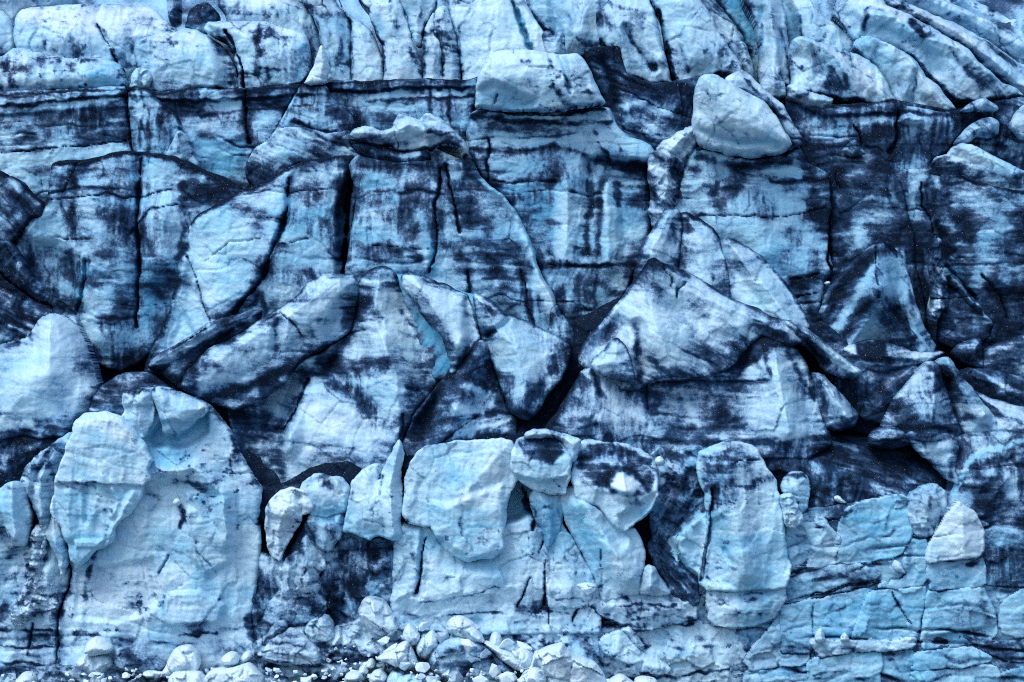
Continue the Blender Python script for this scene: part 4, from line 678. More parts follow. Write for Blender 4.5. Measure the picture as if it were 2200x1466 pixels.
many('ice_block', 'large striated block with a sharp peak right of the black gully', 'ice block', [
    ('block_body', 6.2, 7, "1396,560 1402,553 1422,563 1460,577 1502,596 1540,624 1572,641 1622,661 1662,682 1700,692 1722,712 1728,734 1700,745 1660,730 1640,718 1608,745 1574,785 1540,806 1500,810 1450,806 1404,812 1372,840 1340,840 1280,800 1248,782 1245,766 1262,730 1290,700 1320,662 1352,624 1376,590",
        gk(R0=26, E=1.5, bulge=1.0, d0=.2, ang=28, drip=.12, step=.06, f0=.4, z=[R(.9, 70, "1402,556 1400,680 1440,790"), R(.6, 60, "1402,556 1520,640 1690,715"), R(-.5, 20, "1372,700 1375,810"), P(-.5, 20, "1262,740 1330,670 1360,700 1345,770 1280,790")],
           d=[L(.45, 9, "1402,556 1460,580 1480,590"), L(.6, 14, "1368,700 1372,760 1375,810"), L(.4, 30, "1330,690 1310,720"), L(.35, 24, "1460,690 1500,740 1540,770"), L(.3, 30, "1500,660 1560,720 1600,740"), L(.3, 16, "1400,600 1420,620"), L(.4, 8, "1455,635 1460,610 1475,605"), L(.45, 14, "1420,790 1400,770"), L(.25, 30, "1600,680 1680,715"), L(-.25, 30, "1420,720 1440,770"), L(-.25, 24, "1300,690 1350,640"), L(.3, 22, "1270,750 1300,730")], rim=(.4, 7), cracks=[(3, .25, "1453,640 1456,620 1476,606", .5, 0), (3, .2, "1430,580 1445,598 1440,615", .3, 0)])),
    ('face_block', 4.9, 7, "1160,960 1176,915 1204,880 1226,842 1250,802 1262,793 1300,800 1340,812 1372,826 1422,808 1500,812 1552,802 1590,768 1608,738 1636,714 1660,733 1690,738 1720,752 1742,790 1756,842 1766,882 1780,915 1790,960 1740,985 1500,985 1250,975",
        gk(R0=26, E=1.6, bulge=.9, d0=.26, c0=.12, drip=.35, step=.05, z=[R(.7, 60, "1262,800 1300,930"), P(-.8, 24, "1385,820 1560,815 1610,760 1600,860 1600,930 1450,940 1400,880"), R(.8, 50, "1665,745 1690,930"), R(-.3, 12, "1278,800 1290,845")],
           d=[P(.42, 20, "1380,822 1560,812 1605,770 1598,860 1600,930 1480,930 1400,890"), P(.85, 7, "1556,800 1585,770 1606,740 1634,716 1658,730 1690,738 1672,752 1640,760 1618,785 1590,806"), L(.6, 12, "1590,775 1625,730 1650,732"), L(.6, 9, "1645,750 1650,790 1655,810"), L(.5, 10, "1620,770 1640,800"), L(.7, 20, "1240,810 1200,880 1180,920"), L(.6, 12, "1276,800 1284,830 1292,848"), L(.6, 22, "1375,825 1380,860 1420,900"), L(.35, 40, "1560,900 1600,920"), L(-.3, 24, "1400,820 1420,810"), L(-.3, 14, "1470,850 1490,890 1500,920"), L(-.25, 20, "1430,850 1420,900"), L(.4, 20, "1330,820 1360,850"), L(.5, 12, "1180,940 1400,948 1600,952 1780,940"), L(.45, 12, "1690,745 1720,800 1750,860"), L(-.25, 30, "1670,800 1690,880"), L(.35, 30, "1240,900 1300,930 1370,920"), L(.5, 10, "1540,810 1600,775"), L(-.2, 16, "1540,840 1590,850")],
           cracks=[(4, .35, "1390,810 1430,803 1470,806 1510,798 1550,785 1570,772", .6, 0), (3, .2, "1400,825 1500,820 1600,820 1650,818", .35, 0), (4, .3, "1385,800 1390,850 1396,880", .5, 0)], f=[P(.3, 20, "1240,820 1360,830 1380,930 1220,930")])),
    ('small_gable', 4.3, 3, "1268,786 1286,762 1308,740 1325,727 1342,742 1356,772 1363,802 1366,822 1330,816 1290,802", gk(g=2.5, R0=14, d0=.06, c0=.3, d=[L(.5, 6, "1268,784 1325,728 1345,745")], rim=(.3, 4))),
])
one('ice_ridge', 'knobbly twisted rib at the right end of the striated block', 'ice ridge', 6.8, 4, "1684,700 1690,688 1712,690 1760,726 1800,760 1832,786 1854,798 1840,812 1800,808 1776,796 1756,764 1734,742 1704,730", None,
    **gk(R0=12, d0=.34, ang=38, facet=.25, z=[R(.7, 18, "1696,694 1760,735 1840,798"), R(-.5, 10, "1720,712 1750,745 1775,785")], d=[L(.6, 8, "1712,712 1738,740 1760,775"), L(-.3, 8, "1745,730 1800,770 1835,795")]))
one('ice_wedge', 'small speckled wedge at the right foot of the striated block', 'ice wedge', 5.6, 4, "1748,800 1766,806 1782,818 1800,840 1830,870 1846,892 1838,915 1800,925 1776,920 1768,890 1758,850", None, **gk(R0=16, d0=.34, z=[R(.6, 24, "1770,812 1820,900")], d=[L(.5, 14, "1760,820 1775,880"), L(-.2, 16, "1800,860 1820,890")], ang=-10))
one('ice_ridge', 'frosty white saddle with a black knob below the pointed dark hill', 'ice ridge', 8.2, 4, "1812,752 1828,742 1848,736 1866,732 1900,735 1930,745 1962,758 2000,759 2032,755 2010,774 1960,784 1930,792 1890,800 1870,792 1840,800 1822,780", None,
    **gk(R0=14, d0=.3, f0=.5, facet=.3, d=[P(.9, 6, "1848,735 1882,733 1905,737 1900,770 1862,778 1840,770"), L(.5, 10, "1815,755 1835,770"), L(-.3, 14, "1910,750 1990,768")]))
one('ash_mound', 'dark mound left of the twin tongued peak at the right', 'ash mound', 7, 5, "1850,900 1862,850 1876,822 1890,796 1920,784 1945,777 1976,788 1992,800 1962,835 1930,870 1900,915", None, **gk(R0=18, d0=.62, c0=.3, d=[L(-.2, 24, "1900,810 1940,800"), L(.5, 10, "1985,800 1940,850 1900,880")], ang=-30))
many('ice_peak', 'speckled twin peak with a blue tongue of ice at the right', 'ice peak', [
    ('peak_body', 4.6, 6, "1896,920 1912,888 1930,852 1960,820 1986,790 2000,777 2012,780 2022,796 2030,830 2044,868 2058,902 2068,935 2050,948 1990,946 1950,940 1900,942", gk(R0=18, d0=.3, z=[R(1.0, 50, "2004,780 2000,860 1990,960")], d=[L(.45, 30, "1930,870 1950,900 1920,920"), L(-.2, 26, "2010,830 2010,890"), L(.35, 10, "1995,785 2010,800"), L(.5, 14, "1920,925 1990,915 2050,925"), L(.4, 14, "1960,830 1920,890")], c=[P(.45, 16, "1960,930 2040,945 2030,980 1990,990")], ang=-6)),
    ('ice_tongue', 4.9, 5, "2014,784 2024,771 2040,768 2054,782 2066,806 2088,834 2112,866 2136,890 2150,930 2080,945 2060,905 2048,862 2036,826 2028,800", gk(R0=14, d0=.12, c0=.35, z=[R(.7, 26, "2036,772 2062,820 2110,890"), R(-.5, 9, "2040,820 2056,890")], d=[L(.35, 18, "2080,890 2120,900"), L(.4, 5, "2042,835 2056,885")], c=[P(.5, 10, "2016,776 2044,772 2062,812 2040,815"), L(.6, 9, "2042,825 2058,890")])),
])
RR = 'dark rocks of dirty ice at the right edge'
one('dirty_rock', 'dark rounded rock of ice beside the black gap at the right', 'dirty rock', 9, 3, "2052,762 2064,745 2082,734 2104,726 2112,734 2112,790 2090,786 2066,776", RR, **gk(g=2.5, R0=14, d0=.5, facet=.3, d=[L(-.3, 10, "2066,745 2100,735")]))
one('dirty_rock', 'broad dark rock with frosty crest at the right edge above the slope', 'dirty rock', 8.2, 4, "2108,795 2114,764 2130,750 2156,736 2200,724 2250,714 2250,826 2190,812 2150,800", RR, **gk(R0=18, d0=.5, facet=.3, c0=.3, d=[L(-.3, 12, "2130,755 2180,735 2240,725"), L(-.3, 20, "2150,775 2160,790")]))
one('dirty_rock', 'low streaked dark rock under the broad one at the right edge', 'dirty rock', 6.6, 4, "2060,805 2090,792 2130,790 2180,802 2250,825 2250,892 2190,880 2130,862 2090,838", RR, **gk(R0=16, d0=.62, facet=.3, c0=.3, ang=25, d=[L(-.35, 18, "2130,815 2160,830")]))
one('ice_slope', 'streaky frosted slope running down to the right edge', 'ice slope', 5.2, 5, "2096,838 2130,855 2170,868 2250,890 2250,960 2160,955 2090,962 2030,960 2060,930 2136,890 2110,866", None, **gk(R0=14, d0=.46, ang=22, f0=.35, c0=.25, d=[L(-.3, 14, "2120,860 2200,895"), L(.4, 10, "2060,935 2150,930 2240,935"), L(-.25, 8, "2120,915 2240,920")]))
one('ice_dome', 'smooth pale dome at the left edge', 'ice dome', 4.6, 8,
    "-45,748 0,736 40,726 60,692 78,678 98,671 118,674 134,684 156,706 176,742 190,782 198,812 206,836 200,872 186,892 166,916 156,932 130,949 112,945 84,949 50,942 0,951 -45,962", None,
    **gk(grow=0, RS=.5, ES=.6, R0=50, E=2.4, bulge=1.4, lump=.2, facet=.05, step=.03, d0=.12, c0=.28, f0=.3, drip=.3, pat=.2, z=[R(.5, 60, "100,680 110,800"), R(-.3, 18, "56,700 70,760")], d=[L(.5, 12, "0,742 25,738"), L(.3, 30, "-20,880 60,900 120,930"), L(.3, 10, "50,700 62,740"), L(.25, 40, "120,830 140,880"), L(.35, 14, "-40,935 60,935")], base=(.35, 8)))

one('dirty_slope', 'dark stained slope behind the knobbly rib and the frosty saddle', 'dirty slope', 8.8, 4, "1730,720 1770,690 1830,740 1960,750 1990,800 1960,900 1880,940 1820,920 1790,830", None, **gk(d0=.8, c0=.3, facet=.25, tilt=.1, d=[L(-.25, 20, "1860,800 1890,830")]))

# ------------------------------------------------------------------ front cliff
def hk(**k):
    r = dict(cvar=.95, fract=.7, spots=.36, crease=.2, flute=.2, tilt=.05, RS=.22, ES=.22, soot=(.14, 22), zs=1.3, lines=.5, grow=2.5, R0=20, E=1.2, bulge=.6, c0=.42, d0=.06, f0=.25, facet=.11, lump=.22, step=.07, pat=.2, drip=.15, rough=4.5)
    r.update(k); return r
one('ash_ledge', 'long black ash ledge above the front cliff on the right', 'ash ledge', 4.4, 6,
    "1090,935 1120,905 1160,915 1300,934 1500,945 1700,950 1790,935 1860,940 1900,955 1960,950 2010,985 2044,1020 2064,1062 2040,1100 1960,1110 1840,1110 1700,1080 1660,1040 1500,1020 1400,1040 1300,1000 1230,975 1100,970", None,
    **gk(R0=14, d0=.82, c0=.25, ang=15, drip=.05, step=.1, z=[SL(.8, "1100,945 1400,965 1700,975 1850,985 2050,1040")], d=[L(-.6, 12, "1755,948 1800,955 1840,965"), L(-.35, 8, "1300,936 1400,944 1480,944"), L(-.4, 14, "1660,930 1700,938"), L(-.3, 16, "1880,925 1930,935"), L(.4, 16, "1800,970 1850,1000"), L(-.3, 6, "1800,965 1900,1000 1980,1040"), L(-.25, 14, "1780,1010 1830,1010"), L(-.3, 6, "1660,965 1690,960"), L(-.3, 12, "1960,1000 2000,1020")]))
one('ice_wedge', 'pale blue wedge pointing down beneath the twin peak', 'ice wedge', 3.5, 4, "1946,936 1985,926 2050,936 2062,960 2050,1000 2058,1044 2034,1030 2006,994 1970,962", None, **hk(R0=10, c0=.5, d0=.24, d=[L(.5, 14, "1950,936 2050,942"), L(.35, 6, "1985,950 1990,975"), L(.5, 14, "2050,960 2045,1030")]))
one('ash_mound', 'low grey mound on the black ash ledge', 'ash mound', 3.9, 3, "1868,950 1880,932 1900,921 1925,920 1944,930 1958,955 1930,962 1890,960", None, **gk(g=2.5, R0=18, d0=.5, c0=.15, f0=.3))
# left edge
one('ice_fin', 'dirty pleated fins behind the pale slab at the left edge', 'ice fin', 2.6, 4, "40,1040 56,1000 84,978 108,960 122,950 152,928 160,940 142,985 126,1040 120,1085 110,1135 84,1130 70,1085", None, **hk(d0=.3, c0=.3, z=[R(.7, 18, "120,955 90,1030 95,1110"), R(-.6, 12, "112,965 76,1020 70,1060"), R(.5, 14, "60,1005 80,1060 90,1110")], d=[L(.6, 8, "112,960 80,1000 74,1040"), L(.5, 7, "100,985 110,1000 118,1030"), L(.4, 10, "100,1090 115,1060")]))
one('black_hollow', 'black hollow under the smooth pale dome at the left edge', 'ash hollow', 4.2, 4, "-45,945 50,940 110,945 128,955 60,1005 40,1060 -45,1070", None, **gk(d0=.95, c0=.3, facet=.3, d=[L(-.5, 14, "10,990 5,1010"), L(-.45, 8, "50,980 30,1010"), L(-.4, 6, "60,960 80,955")]))  # near-black block filling the hollow below the dome
one('ice_serac', 'leaning pale blue slab at the left edge below the black hollow', 'ice slab', 1.6, 4, "-45,1062 0,1052 14,1040 27,1034 42,1042 54,1066 62,1100 58,1148 50,1176 30,1166 8,1128 -45,1140", None, **hk(c0=.35, z=[R(.6, 26, "28,1038 35,1160")], d=[L(.5, 10, "20,1045 30,1050"), L(.4, 7, "0,1120 20,1145 40,1165")]))
many('ice_cliff', 'low cliff with crumbled rubble and black layers at the left edge', 'ice cliff', [
    ('cliff_face', 2.8, 6, "-45,1115 0,1122 40,1172 60,1160 84,1122 108,1132 120,1152 130,1180 140,1220 143,1250 134,1280 122,1312 120,1350 116,1470 -45,1490",
        hk(d0=.2, c0=.35, step=.14, facet=.22, z=[P(-.5, 14, "20,1190 60,1170 110,1140 70,1260 10,1330 -45,1330"), R(.5, 30, "100,1230 110,1330")], d=[L(.6, 18, "20,1190 50,1170"), L(.75, 20, "90,1140 80,1180 90,1200"), L(.8, 16, "60,1215 55,1240 80,1240"), L(.7, 16, "10,1300 0,1330 25,1310"), L(.45, 24, "40,1270 60,1290"), L(1.0, 5, "-45,1350 60,1356 112,1354"), L(1.1, 7, "-45,1424 40,1424 95,1430"), L(.9, 4, "-45,1391 50,1392 112,1388"), L(.4, 10, "-40,1372 100,1370"), L(.4, 14, "-40,1408 80,1410")], cracks=[(4, .35, "70,1340 64,1380 60,1410", .4, 0)])),
    ('rubble_heap', 1.8, 3, "50,1190 60,1160 75,1130 95,1126 104,1150 92,1180 88,1210 100,1240 116,1270 118,1310 80,1320 40,1345 22,1338 28,1310 45,1280 55,1240", hk(g=2, d0=.28, c0=.05, f0=.6, facet=.5, fs=22, rough=8, lump=.4, d=[L(.6, 10, "55,1215 75,1225"), L(.5, 12, "60,1285 90,1300"), L(.5, 10, "70,1165 62,1175")])),
    ('side_slab', 1.5, 4, "96,1150 110,1100 118,1118 126,1140 138,1176 142,1210 132,1240 124,1200 116,1184", hk(g=2.5, R0=12, c0=.25)),
])
# big left cliff
one('dirty_dome', 'dark domed crest behind the big white cliff on the left', 'dirty dome', 3.6, 4, "190,892 198,858 216,830 250,808 290,801 322,808 352,830 372,846 330,870 300,900 225,910", None, **gk(R0=18, d0=.52, c0=.2, d=[L(-.35, 18, "250,815 300,812"), L(.4, 20, "230,850 260,870"), L(-.3, 10, "220,835 250,845")], c=[P(.6, 6, "195,885 200,858 230,860 258,892 220,895")]))
many('ice_cliff', 'massive white cliff on the left with an overhanging cap', 'ice cliff', [
    ('cliff_face', 2.0, 8, "258,905 262,870 268,842 300,834 332,832 380,845 422,860 444,874 472,902 490,930 506,972 530,1010 557,1050 552,1110 554,1160 552,1220 547,1280 537,1340 542,1400 520,1490 105,1490 120,1440 124,1320 146,1272 140,1200 150,1100 190,1000",
        hk(R0=34, E=2.0, bulge=.9, c0=.16, d0=.07, step=.09, facet=.14, fs=100,
           z=[P(-.8, 8, "312,945 345,905 375,945 440,890 442,930 400,960 330,960"), R(.8, 30, "320,1020 420,1005 480,1060 490,1160"), P(.35, 7, "400,1060 488,1072 500,1200 440,1235 402,1180"), P(-.3, 8, "160,1230 330,1200 345,1300 250,1340 160,1330"), P(-.3, 10, "290,1060 330,1010 400,1040 420,1090 380,1110 330,1100"), P(.5, 4, "355,1275 430,1268 480,1300 470,1336 360,1342"), P(-.2, 20, "130,1350 300,1335 420,1350 540,1335 540,1480 120,1480"), R(-.3, 12, "148,1200 146,1270")],
           c=[P(.75, 14, "310,942 345,890 372,940 438,890 440,920 380,945 330,965"), L(.5, 20, "330,1220 360,1250 350,1300"), L(.3, 40, "330,980 420,980"), L(.35, 12, "354,1270 348,1310"), L(.3, 30, "250,1260 310,1260")],
           d=[L(.5, 14, "320,1060 340,1075 320,1100"), L(.5, 10, "330,1020 400,1030 440,1050"), L(.45, 12, "380,1085 400,1100 390,1130"), L(.7, 8, "388,1122 386,1135"), L(.8, 7, "420,1155 424,1162"), L(.55, 12, "370,1165 390,1160 372,1190"), L(.55, 12, "345,1205 320,1215 325,1240 340,1235"), L(.8, 9, "470,1284 482,1286"), L(.6, 6, "512,1286 520,1290"), L(.45, 8, "205,1175 196,1210 186,1250 180,1290"), L(.5, 10, "160,1360 220,1368 300,1380 420,1385"), L(.4, 20, "420,1360 500,1355 530,1340"), L(.8, 5, "385,1364 465,1364"), L(.6, 16, "540,1290 530,1330 540,1370"), L(.4, 14, "280,1300 320,1330 350,1320"), L(.45, 30, "460,1390 530,1400"), L(.35, 14, "440,1340 400,1345"), L(.35, 20, "430,1040 470,1030"), L(.3, 30, "500,1000 530,1040"), L(.5, 7, "170,1395 260,1390"), L(.4, 10, "480,900 510,970"), L(.35, 20, "130,1395 150,1420")], drip=.15,
           cracks=[(6, .6, "140,1180 146,1220 145,1260 132,1290 124,1315 122,1420", .7, .4), (4, .4, "365,1195 350,1225 345,1235", .4, .5), (3, .3, "360,1275 352,1290 350,1310", .1, .6), (3, .25, "425,1180 450,1210 465,1235", .15, .3)], f=[P(.4, 20, "160,1230 300,1200 400,1260 300,1330 170,1320")], rim=(.4, 14))),
    ('front_slab', -.3, 5, "154,908 164,898 178,890 202,888 226,885 246,896 272,912 296,940 314,968 326,990 318,998 310,1012 323,1030 306,1045 301,1070 286,1085 276,1102 240,1140 238,1164 205,1180 168,1218 150,1206 140,1166 125,1130 112,1112 104,1098 114,1060 120,1030 126,1002 140,962 154,936",
        hk(soot=None, RS=.2, R0=20, E=.9, bulge=.4, c0=.14, d0=0, f0=.4, ang=10, z=[SL(.8, "150,915 200,905 260,912 330,1000"), P(-.35, 4, "104,1044 135,1038 200,1042 305,1046 330,1200 140,1220"), R(.3, 10, "240,1050 255,1080 240,1110"), R(-.25, 8, "180,1050 182,1120"), R(.3, 20, "140,1060 150,1150"), P(.35, 3, "158,1162 222,1160 205,1180 168,1218 155,1200"), R(.35, 14, "284,1060 250,1130 236,1150")],
           d=[L(.5, 6, "125,1036 180,1040 240,1040 270,1042"), L(.35, 10, "140,1048 200,1046")], c=[P(.55, 8, "108,1050 300,1050 280,1100 235,1160 150,1200 120,1120"), L(.3, 10, "160,1060 160,1140"), L(-.3, 8, "205,1060 212,1100"), L(-.4, 12, "170,1180 210,1168")], f=[P(.5, 8, "155,905 250,892 320,1000 280,960 180,910")])),
    ('overhang_block', .9, 3.5, "330,836 345,831 372,841 400,851 426,863 442,873 440,886 420,897 400,920 382,931 372,941 352,936 346,912 337,882 329,852", hk(g=2.5, R0=14, E=.9, f0=.45, c0=.1, ang=10, d=[L(.3, 10, "350,835 400,848 430,862")], z=[R(.4, 20, "340,850 365,920"), P(-.35, 5, "345,905 400,905 440,880 440,920 380,950 345,940")], c=[L(.3, 8, "345,905 395,915 430,890")])),
    ('side_block', 1.2, 3.5, "268,842 300,836 331,834 327,862 331,900 322,918 308,944 290,928 256,905 266,888 265,860", hk(g=2.5, R0=12, E=.8, f0=.3, c0=.18, z=[P(-.25, 4, "260,872 328,870 330,940 260,940")], d=[L(.25, 8, "270,842 330,838")])),
    ('ice_knob', .9, .8, "368,1084 372,1073 382,1070 388,1076 386,1086 376,1090", dict(g=1.5, R0=6, E=.3, bulge=.2, c0=.05, f0=.6, rough=1)),
])
# gap between left cliff and centre
one('gap_arch', 'black arch painted for the shaded gap left of centre', 'dark arch', 4.0, 3, "500,1000 560,1060 580,1050 620,1035 660,1010 700,1000 745,996 775,1014 785,1040 770,1080 740,1110 690,1120 560,1120 530,1040", None, **gk(d0=1.1, c0=.2, f0=0, facet=.3, d=[L(-.4, 6, "520,1035 560,1050 590,1055")]))  # black block that paints the shade of the open gap
one('ice_lump', 'bright white rounded knob hanging in the gap left of centre', 'ice lump', .8, 3, "568,1118 572,1094 582,1074 600,1056 626,1049 650,1053 668,1064 671,1088 658,1104 646,1106 646,1122 632,1142 612,1172 602,1204 582,1198 572,1165", None,
    **hk(g=2.5, R0=26, E=1.3, f0=.7, c0=.02, facet=.3, fs=45, z=[R(-.4, 10, "640,1060 645,1100"), P(-.5, 10, "570,1110 645,1120 600,1210 565,1200")], c=[P(.3, 10, "570,1130 640,1130 600,1210")], d=[L(.5, 8, "575,1085 580,1100"), L(.4, 8, "600,1145 590,1160")]))
one('ice_boulder', 'grey round boulder with a black spot beside the white knob', 'ice boulder', 1.8, 3, "640,1064 650,1036 676,1020 702,1024 732,1030 748,1050 750,1080 738,1100 702,1112 668,1108 664,1080", None, **hk(g=2.5, R0=26, E=1.4, c0=.4, d0=.1, d=[L(.8, 16, "700,1040 712,1048"), L(.45, 10, "735,1035 745,1060"), L(.35, 10, "660,1040 690,1025")], z=[R(.4, 14, "715,1022 738,1060 742,1095")]))
one('ice_boulder', 'darker boulder hanging below the round grey boulder', 'ice boulder', 1.9, 3, "660,1120 668,1104 700,1110 738,1100 740,1130 726,1160 706,1188 690,1180 672,1150", None, **hk(g=2.5, R0=18, c0=.3, d0=.34, d=[L(.4, 14, "700,1130 715,1160")]))
many('dirty_bluff', 'dirty crumbled wall filling the gap left of centre', 'dirty wall', [
    ('wall_face', 3.0, 5, "545,1190 580,1195 620,1190 664,1110 740,1100 760,1150 800,1158 850,1158 868,1200 868,1290 850,1340 740,1350 640,1370 545,1400 540,1300",
        hk(d0=.52, c0=.25, facet=.35, fs=55, lump=.4, drip=.4, z=[R(.5, 30, "650,1160 620,1320"), R(-.5, 24, "720,1180 740,1280 720,1340")], d=[L(.5, 36, "720,1160 740,1220 760,1260"), L(.5, 24, "790,1160 800,1200"), L(.4, 30, "700,1240 720,1300 700,1350"), L(-.3, 40, "640,1290 680,1300"), L(-.4, 26, "800,1260 820,1280"), L(-.3, 20, "800,1215 840,1200"), L(.6, 8, "790,1232 830,1226"), L(.5, 12, "555,1220 550,1300 560,1340"), L(-.2, 30, "590,1250 610,1290")])),
    ('pale_wedge', 2.2, 3, "598,1230 618,1200 640,1176 658,1150 668,1170 690,1195 700,1210 680,1240 690,1262 660,1290 620,1300 600,1280 604,1250", hk(g=2.5, d0=.2, c0=.12, f0=.4, facet=.35, fs=35, rough=6, z=[R(.6, 24, "658,1154 665,1260"), R(.5, 14, "620,1200 618,1280")], d=[L(.5, 10, "640,1180 655,1190"), L(.4, 16, "650,1250 680,1250")])),
    ('lower_wedge', 2.0, 3, "562,1330 575,1300 600,1270 640,1262 690,1280 704,1300 690,1330 640,1340 600,1345", hk(g=2.5, d0=.26, c0=.25, facet=.3, fs=40, d=[L(.4, 16, "640,1280 680,1300")])),
])
# centre panels
one('ice_serac', 'tall pointed pale blue slab split at the top, left of the big panel', 'ice slab', .8, 5,
    "742,1110 748,1072 756,1040 778,1012 800,1000 812,995 815,1015 812,1036 818,1018 834,990 850,960 858,944 863,962 859,1010 861,1060 860,1110 864,1160 845,1158 812,1151 790,1161 772,1152 756,1142 738,1144", None,
    **hk(R0=16, c0=.22, d0=.03, f0=.25, z=[R(.5, 20, "858,950 840,1040 845,1150"), SL(.3, "740,1040 812,1020 860,960")], d=[L(.6, 10, "748,1050 756,1040 752,1065"), L(.5, 8, "812,1000 812,1030"), L(.3, 8, "745,1120 755,1124")], cracks=[(4, .5, "822,1022 818,1045 816,1062", 0, .8)]))
many('ice_bluff', 'big smooth white panel in the centre of the front cliff', 'ice bluff', [
    ('panel_face', .2, 5, "866,1110 868,1070 870,1034 880,1002 894,976 908,963 940,956 980,951 1030,947 1080,945 1100,950 1102,968 1112,998 1116,1020 1100,1050 1090,1080 1086,1120 1076,1150 1082,1178 1060,1196 1030,1200 1006,1206 976,1193 956,1181 936,1152 926,1128 915,1132 880,1127",
        hk(soot=None, RS=.15, R0=16, E=.6, bulge=.3, c0=.26, d0=.02, f0=.2, z=[P(.3, 8, "930,1080 960,1085 1080,1040 1085,1180 1005,1205 935,1150"), R(.4, 40, "1090,955 1000,1060")], f=[P(.5, 20, "960,1090 1000,1040 1100,955 1112,1000 1080,1080")], d=[L(.42, 9, "992,1040 990,1075 995,1105 988,1140"), L(.3, 6, "900,1000 950,995"), L(.3, 6, "905,960 1000,948")], c=[P(.2, 16, "900,970 1020,960 940,1060 880,1060"), L(.3, 10, "940,1130 1080,1130")], step=.05)),
    ('lower_wall', 1.3, 6, "842,1300 846,1240 850,1160 866,1126 880,1126 916,1128 936,1150 976,1185 1060,1180 1085,1080 1110,1020 1160,1050 1195,1080 1212,1135 1252,1195 1286,1255 1290,1360 1100,1362 1000,1364 850,1350",
        hk(R0=16, c0=.14, d0=.06, f0=.3, facet=.22, step=.08, z=[P(-1.9, 8, "1084,1124 1086,1060 1098,1015 1160,1048 1204,1066 1200,1112 1172,1134 1140,1104 1112,1118"), P(.3, 5, "855,1130 905,1135 895,1270 850,1290"), R(.3, 30, "1000,1230 1060,1240"), P(-.2, 14, "860,1300 1020,1280 1070,1262 1285,1290 1285,1350 860,1350")],
           c=[P(.7, 10, "1084,1124 1086,1060 1098,1015 1160,1048 1204,1066 1200,1112 1172,1134 1140,1104 1112,1118"), L(.4, 10, "940,1160 1005,1210 1060,1200"), L(.3, 10, "910,1140 900,1240")],
           d=[L(.7, 10, "1120,1050 1128,1075 1132,1095"), L(.5, 12, "885,1175 892,1210"), L(.35, 14, "945,1240 960,1245"), L(.9, 4, "895,1294 960,1288 1020,1276 1070,1260"), L(.8, 4, "945,1325 1000,1320 1070,1316"), L(.4, 12, "1000,1300 1060,1290"), L(.5, 8, "1060,1317 1074,1317"), L(.5, 5, "1150,1312 1190,1312"), L(.45, 6, "1206,1288 1240,1288"), L(.5, 7, "1110,1335 1145,1333"), L(.45, 24, "1110,1300 1180,1305"), L(.4, 10, "850,1310 900,1330"), L(.6, 8, "1215,1318 1220,1320")],
           cracks=[(5, .7, "914,1155 908,1200 904,1240 898,1276", .7, .6), (6, .7, "1172,1205 1171,1250 1172,1300", .9, .3), (5, .5, "1130,1060 1142,1092 1152,1112 1140,1140", .8, .3), (5, .5, "1152,1112 1168,1132 1170,1160 1160,1190", .8, .2), (4, .4, "1140,1240 1120,1280 1108,1305", .6, .2), (4, .4, "1265,1275 1250,1305 1230,1335", .7, 0), (3, .3, "1182,1345 1180,1310", .5, 0)])),
    ('cave_pillar', 1.5, 2.5, "1136,1066 1150,1048 1180,1052 1206,1058 1212,1096 1200,1146 1178,1186 1166,1150 1150,1112 1140,1090", hk(g=2.2, R0=14, c0=.5, z=[R(.3, 20, "1160,1060 1180,1170")], d=[L(.3, 6, "1140,1080 1150,1110")])),
], None)
many('ice_boulder', 'grey topped turquoise boulder jammed at the top of the centre cliff', 'ice boulder', [
    ('boulder_body', -.6, 4, "1098,1004 1101,976 1108,956 1122,942 1150,934 1180,934 1204,944 1214,966 1226,986 1228,1002 1220,1032 1212,1062 1182,1062 1150,1052 1122,1037 1106,1018", hk(g=2.5, R0=22, E=1.4, c0=.4, d0=.02, z=[SL(.9, "1098,980 1150,992 1180,998 1230,985"), P(-.5, 6, "1100,1020 1160,1038 1220,1030 1215,1070 1110,1060")], d=[P(.72, 8, "1104,975 1110,950 1150,938 1200,946 1214,975 1185,998 1140,988")], c=[P(.3, 10, "1110,1000 1215,1000 1210,1050 1150,1040")])),
    ('back_rim', .4, 3, "1126,940 1132,930 1150,923 1190,927 1220,938 1246,946 1240,970 1234,992 1224,990 1214,956 1200,940", hk(g=2.5, R0=10, c0=.25, f0=.3)),
])
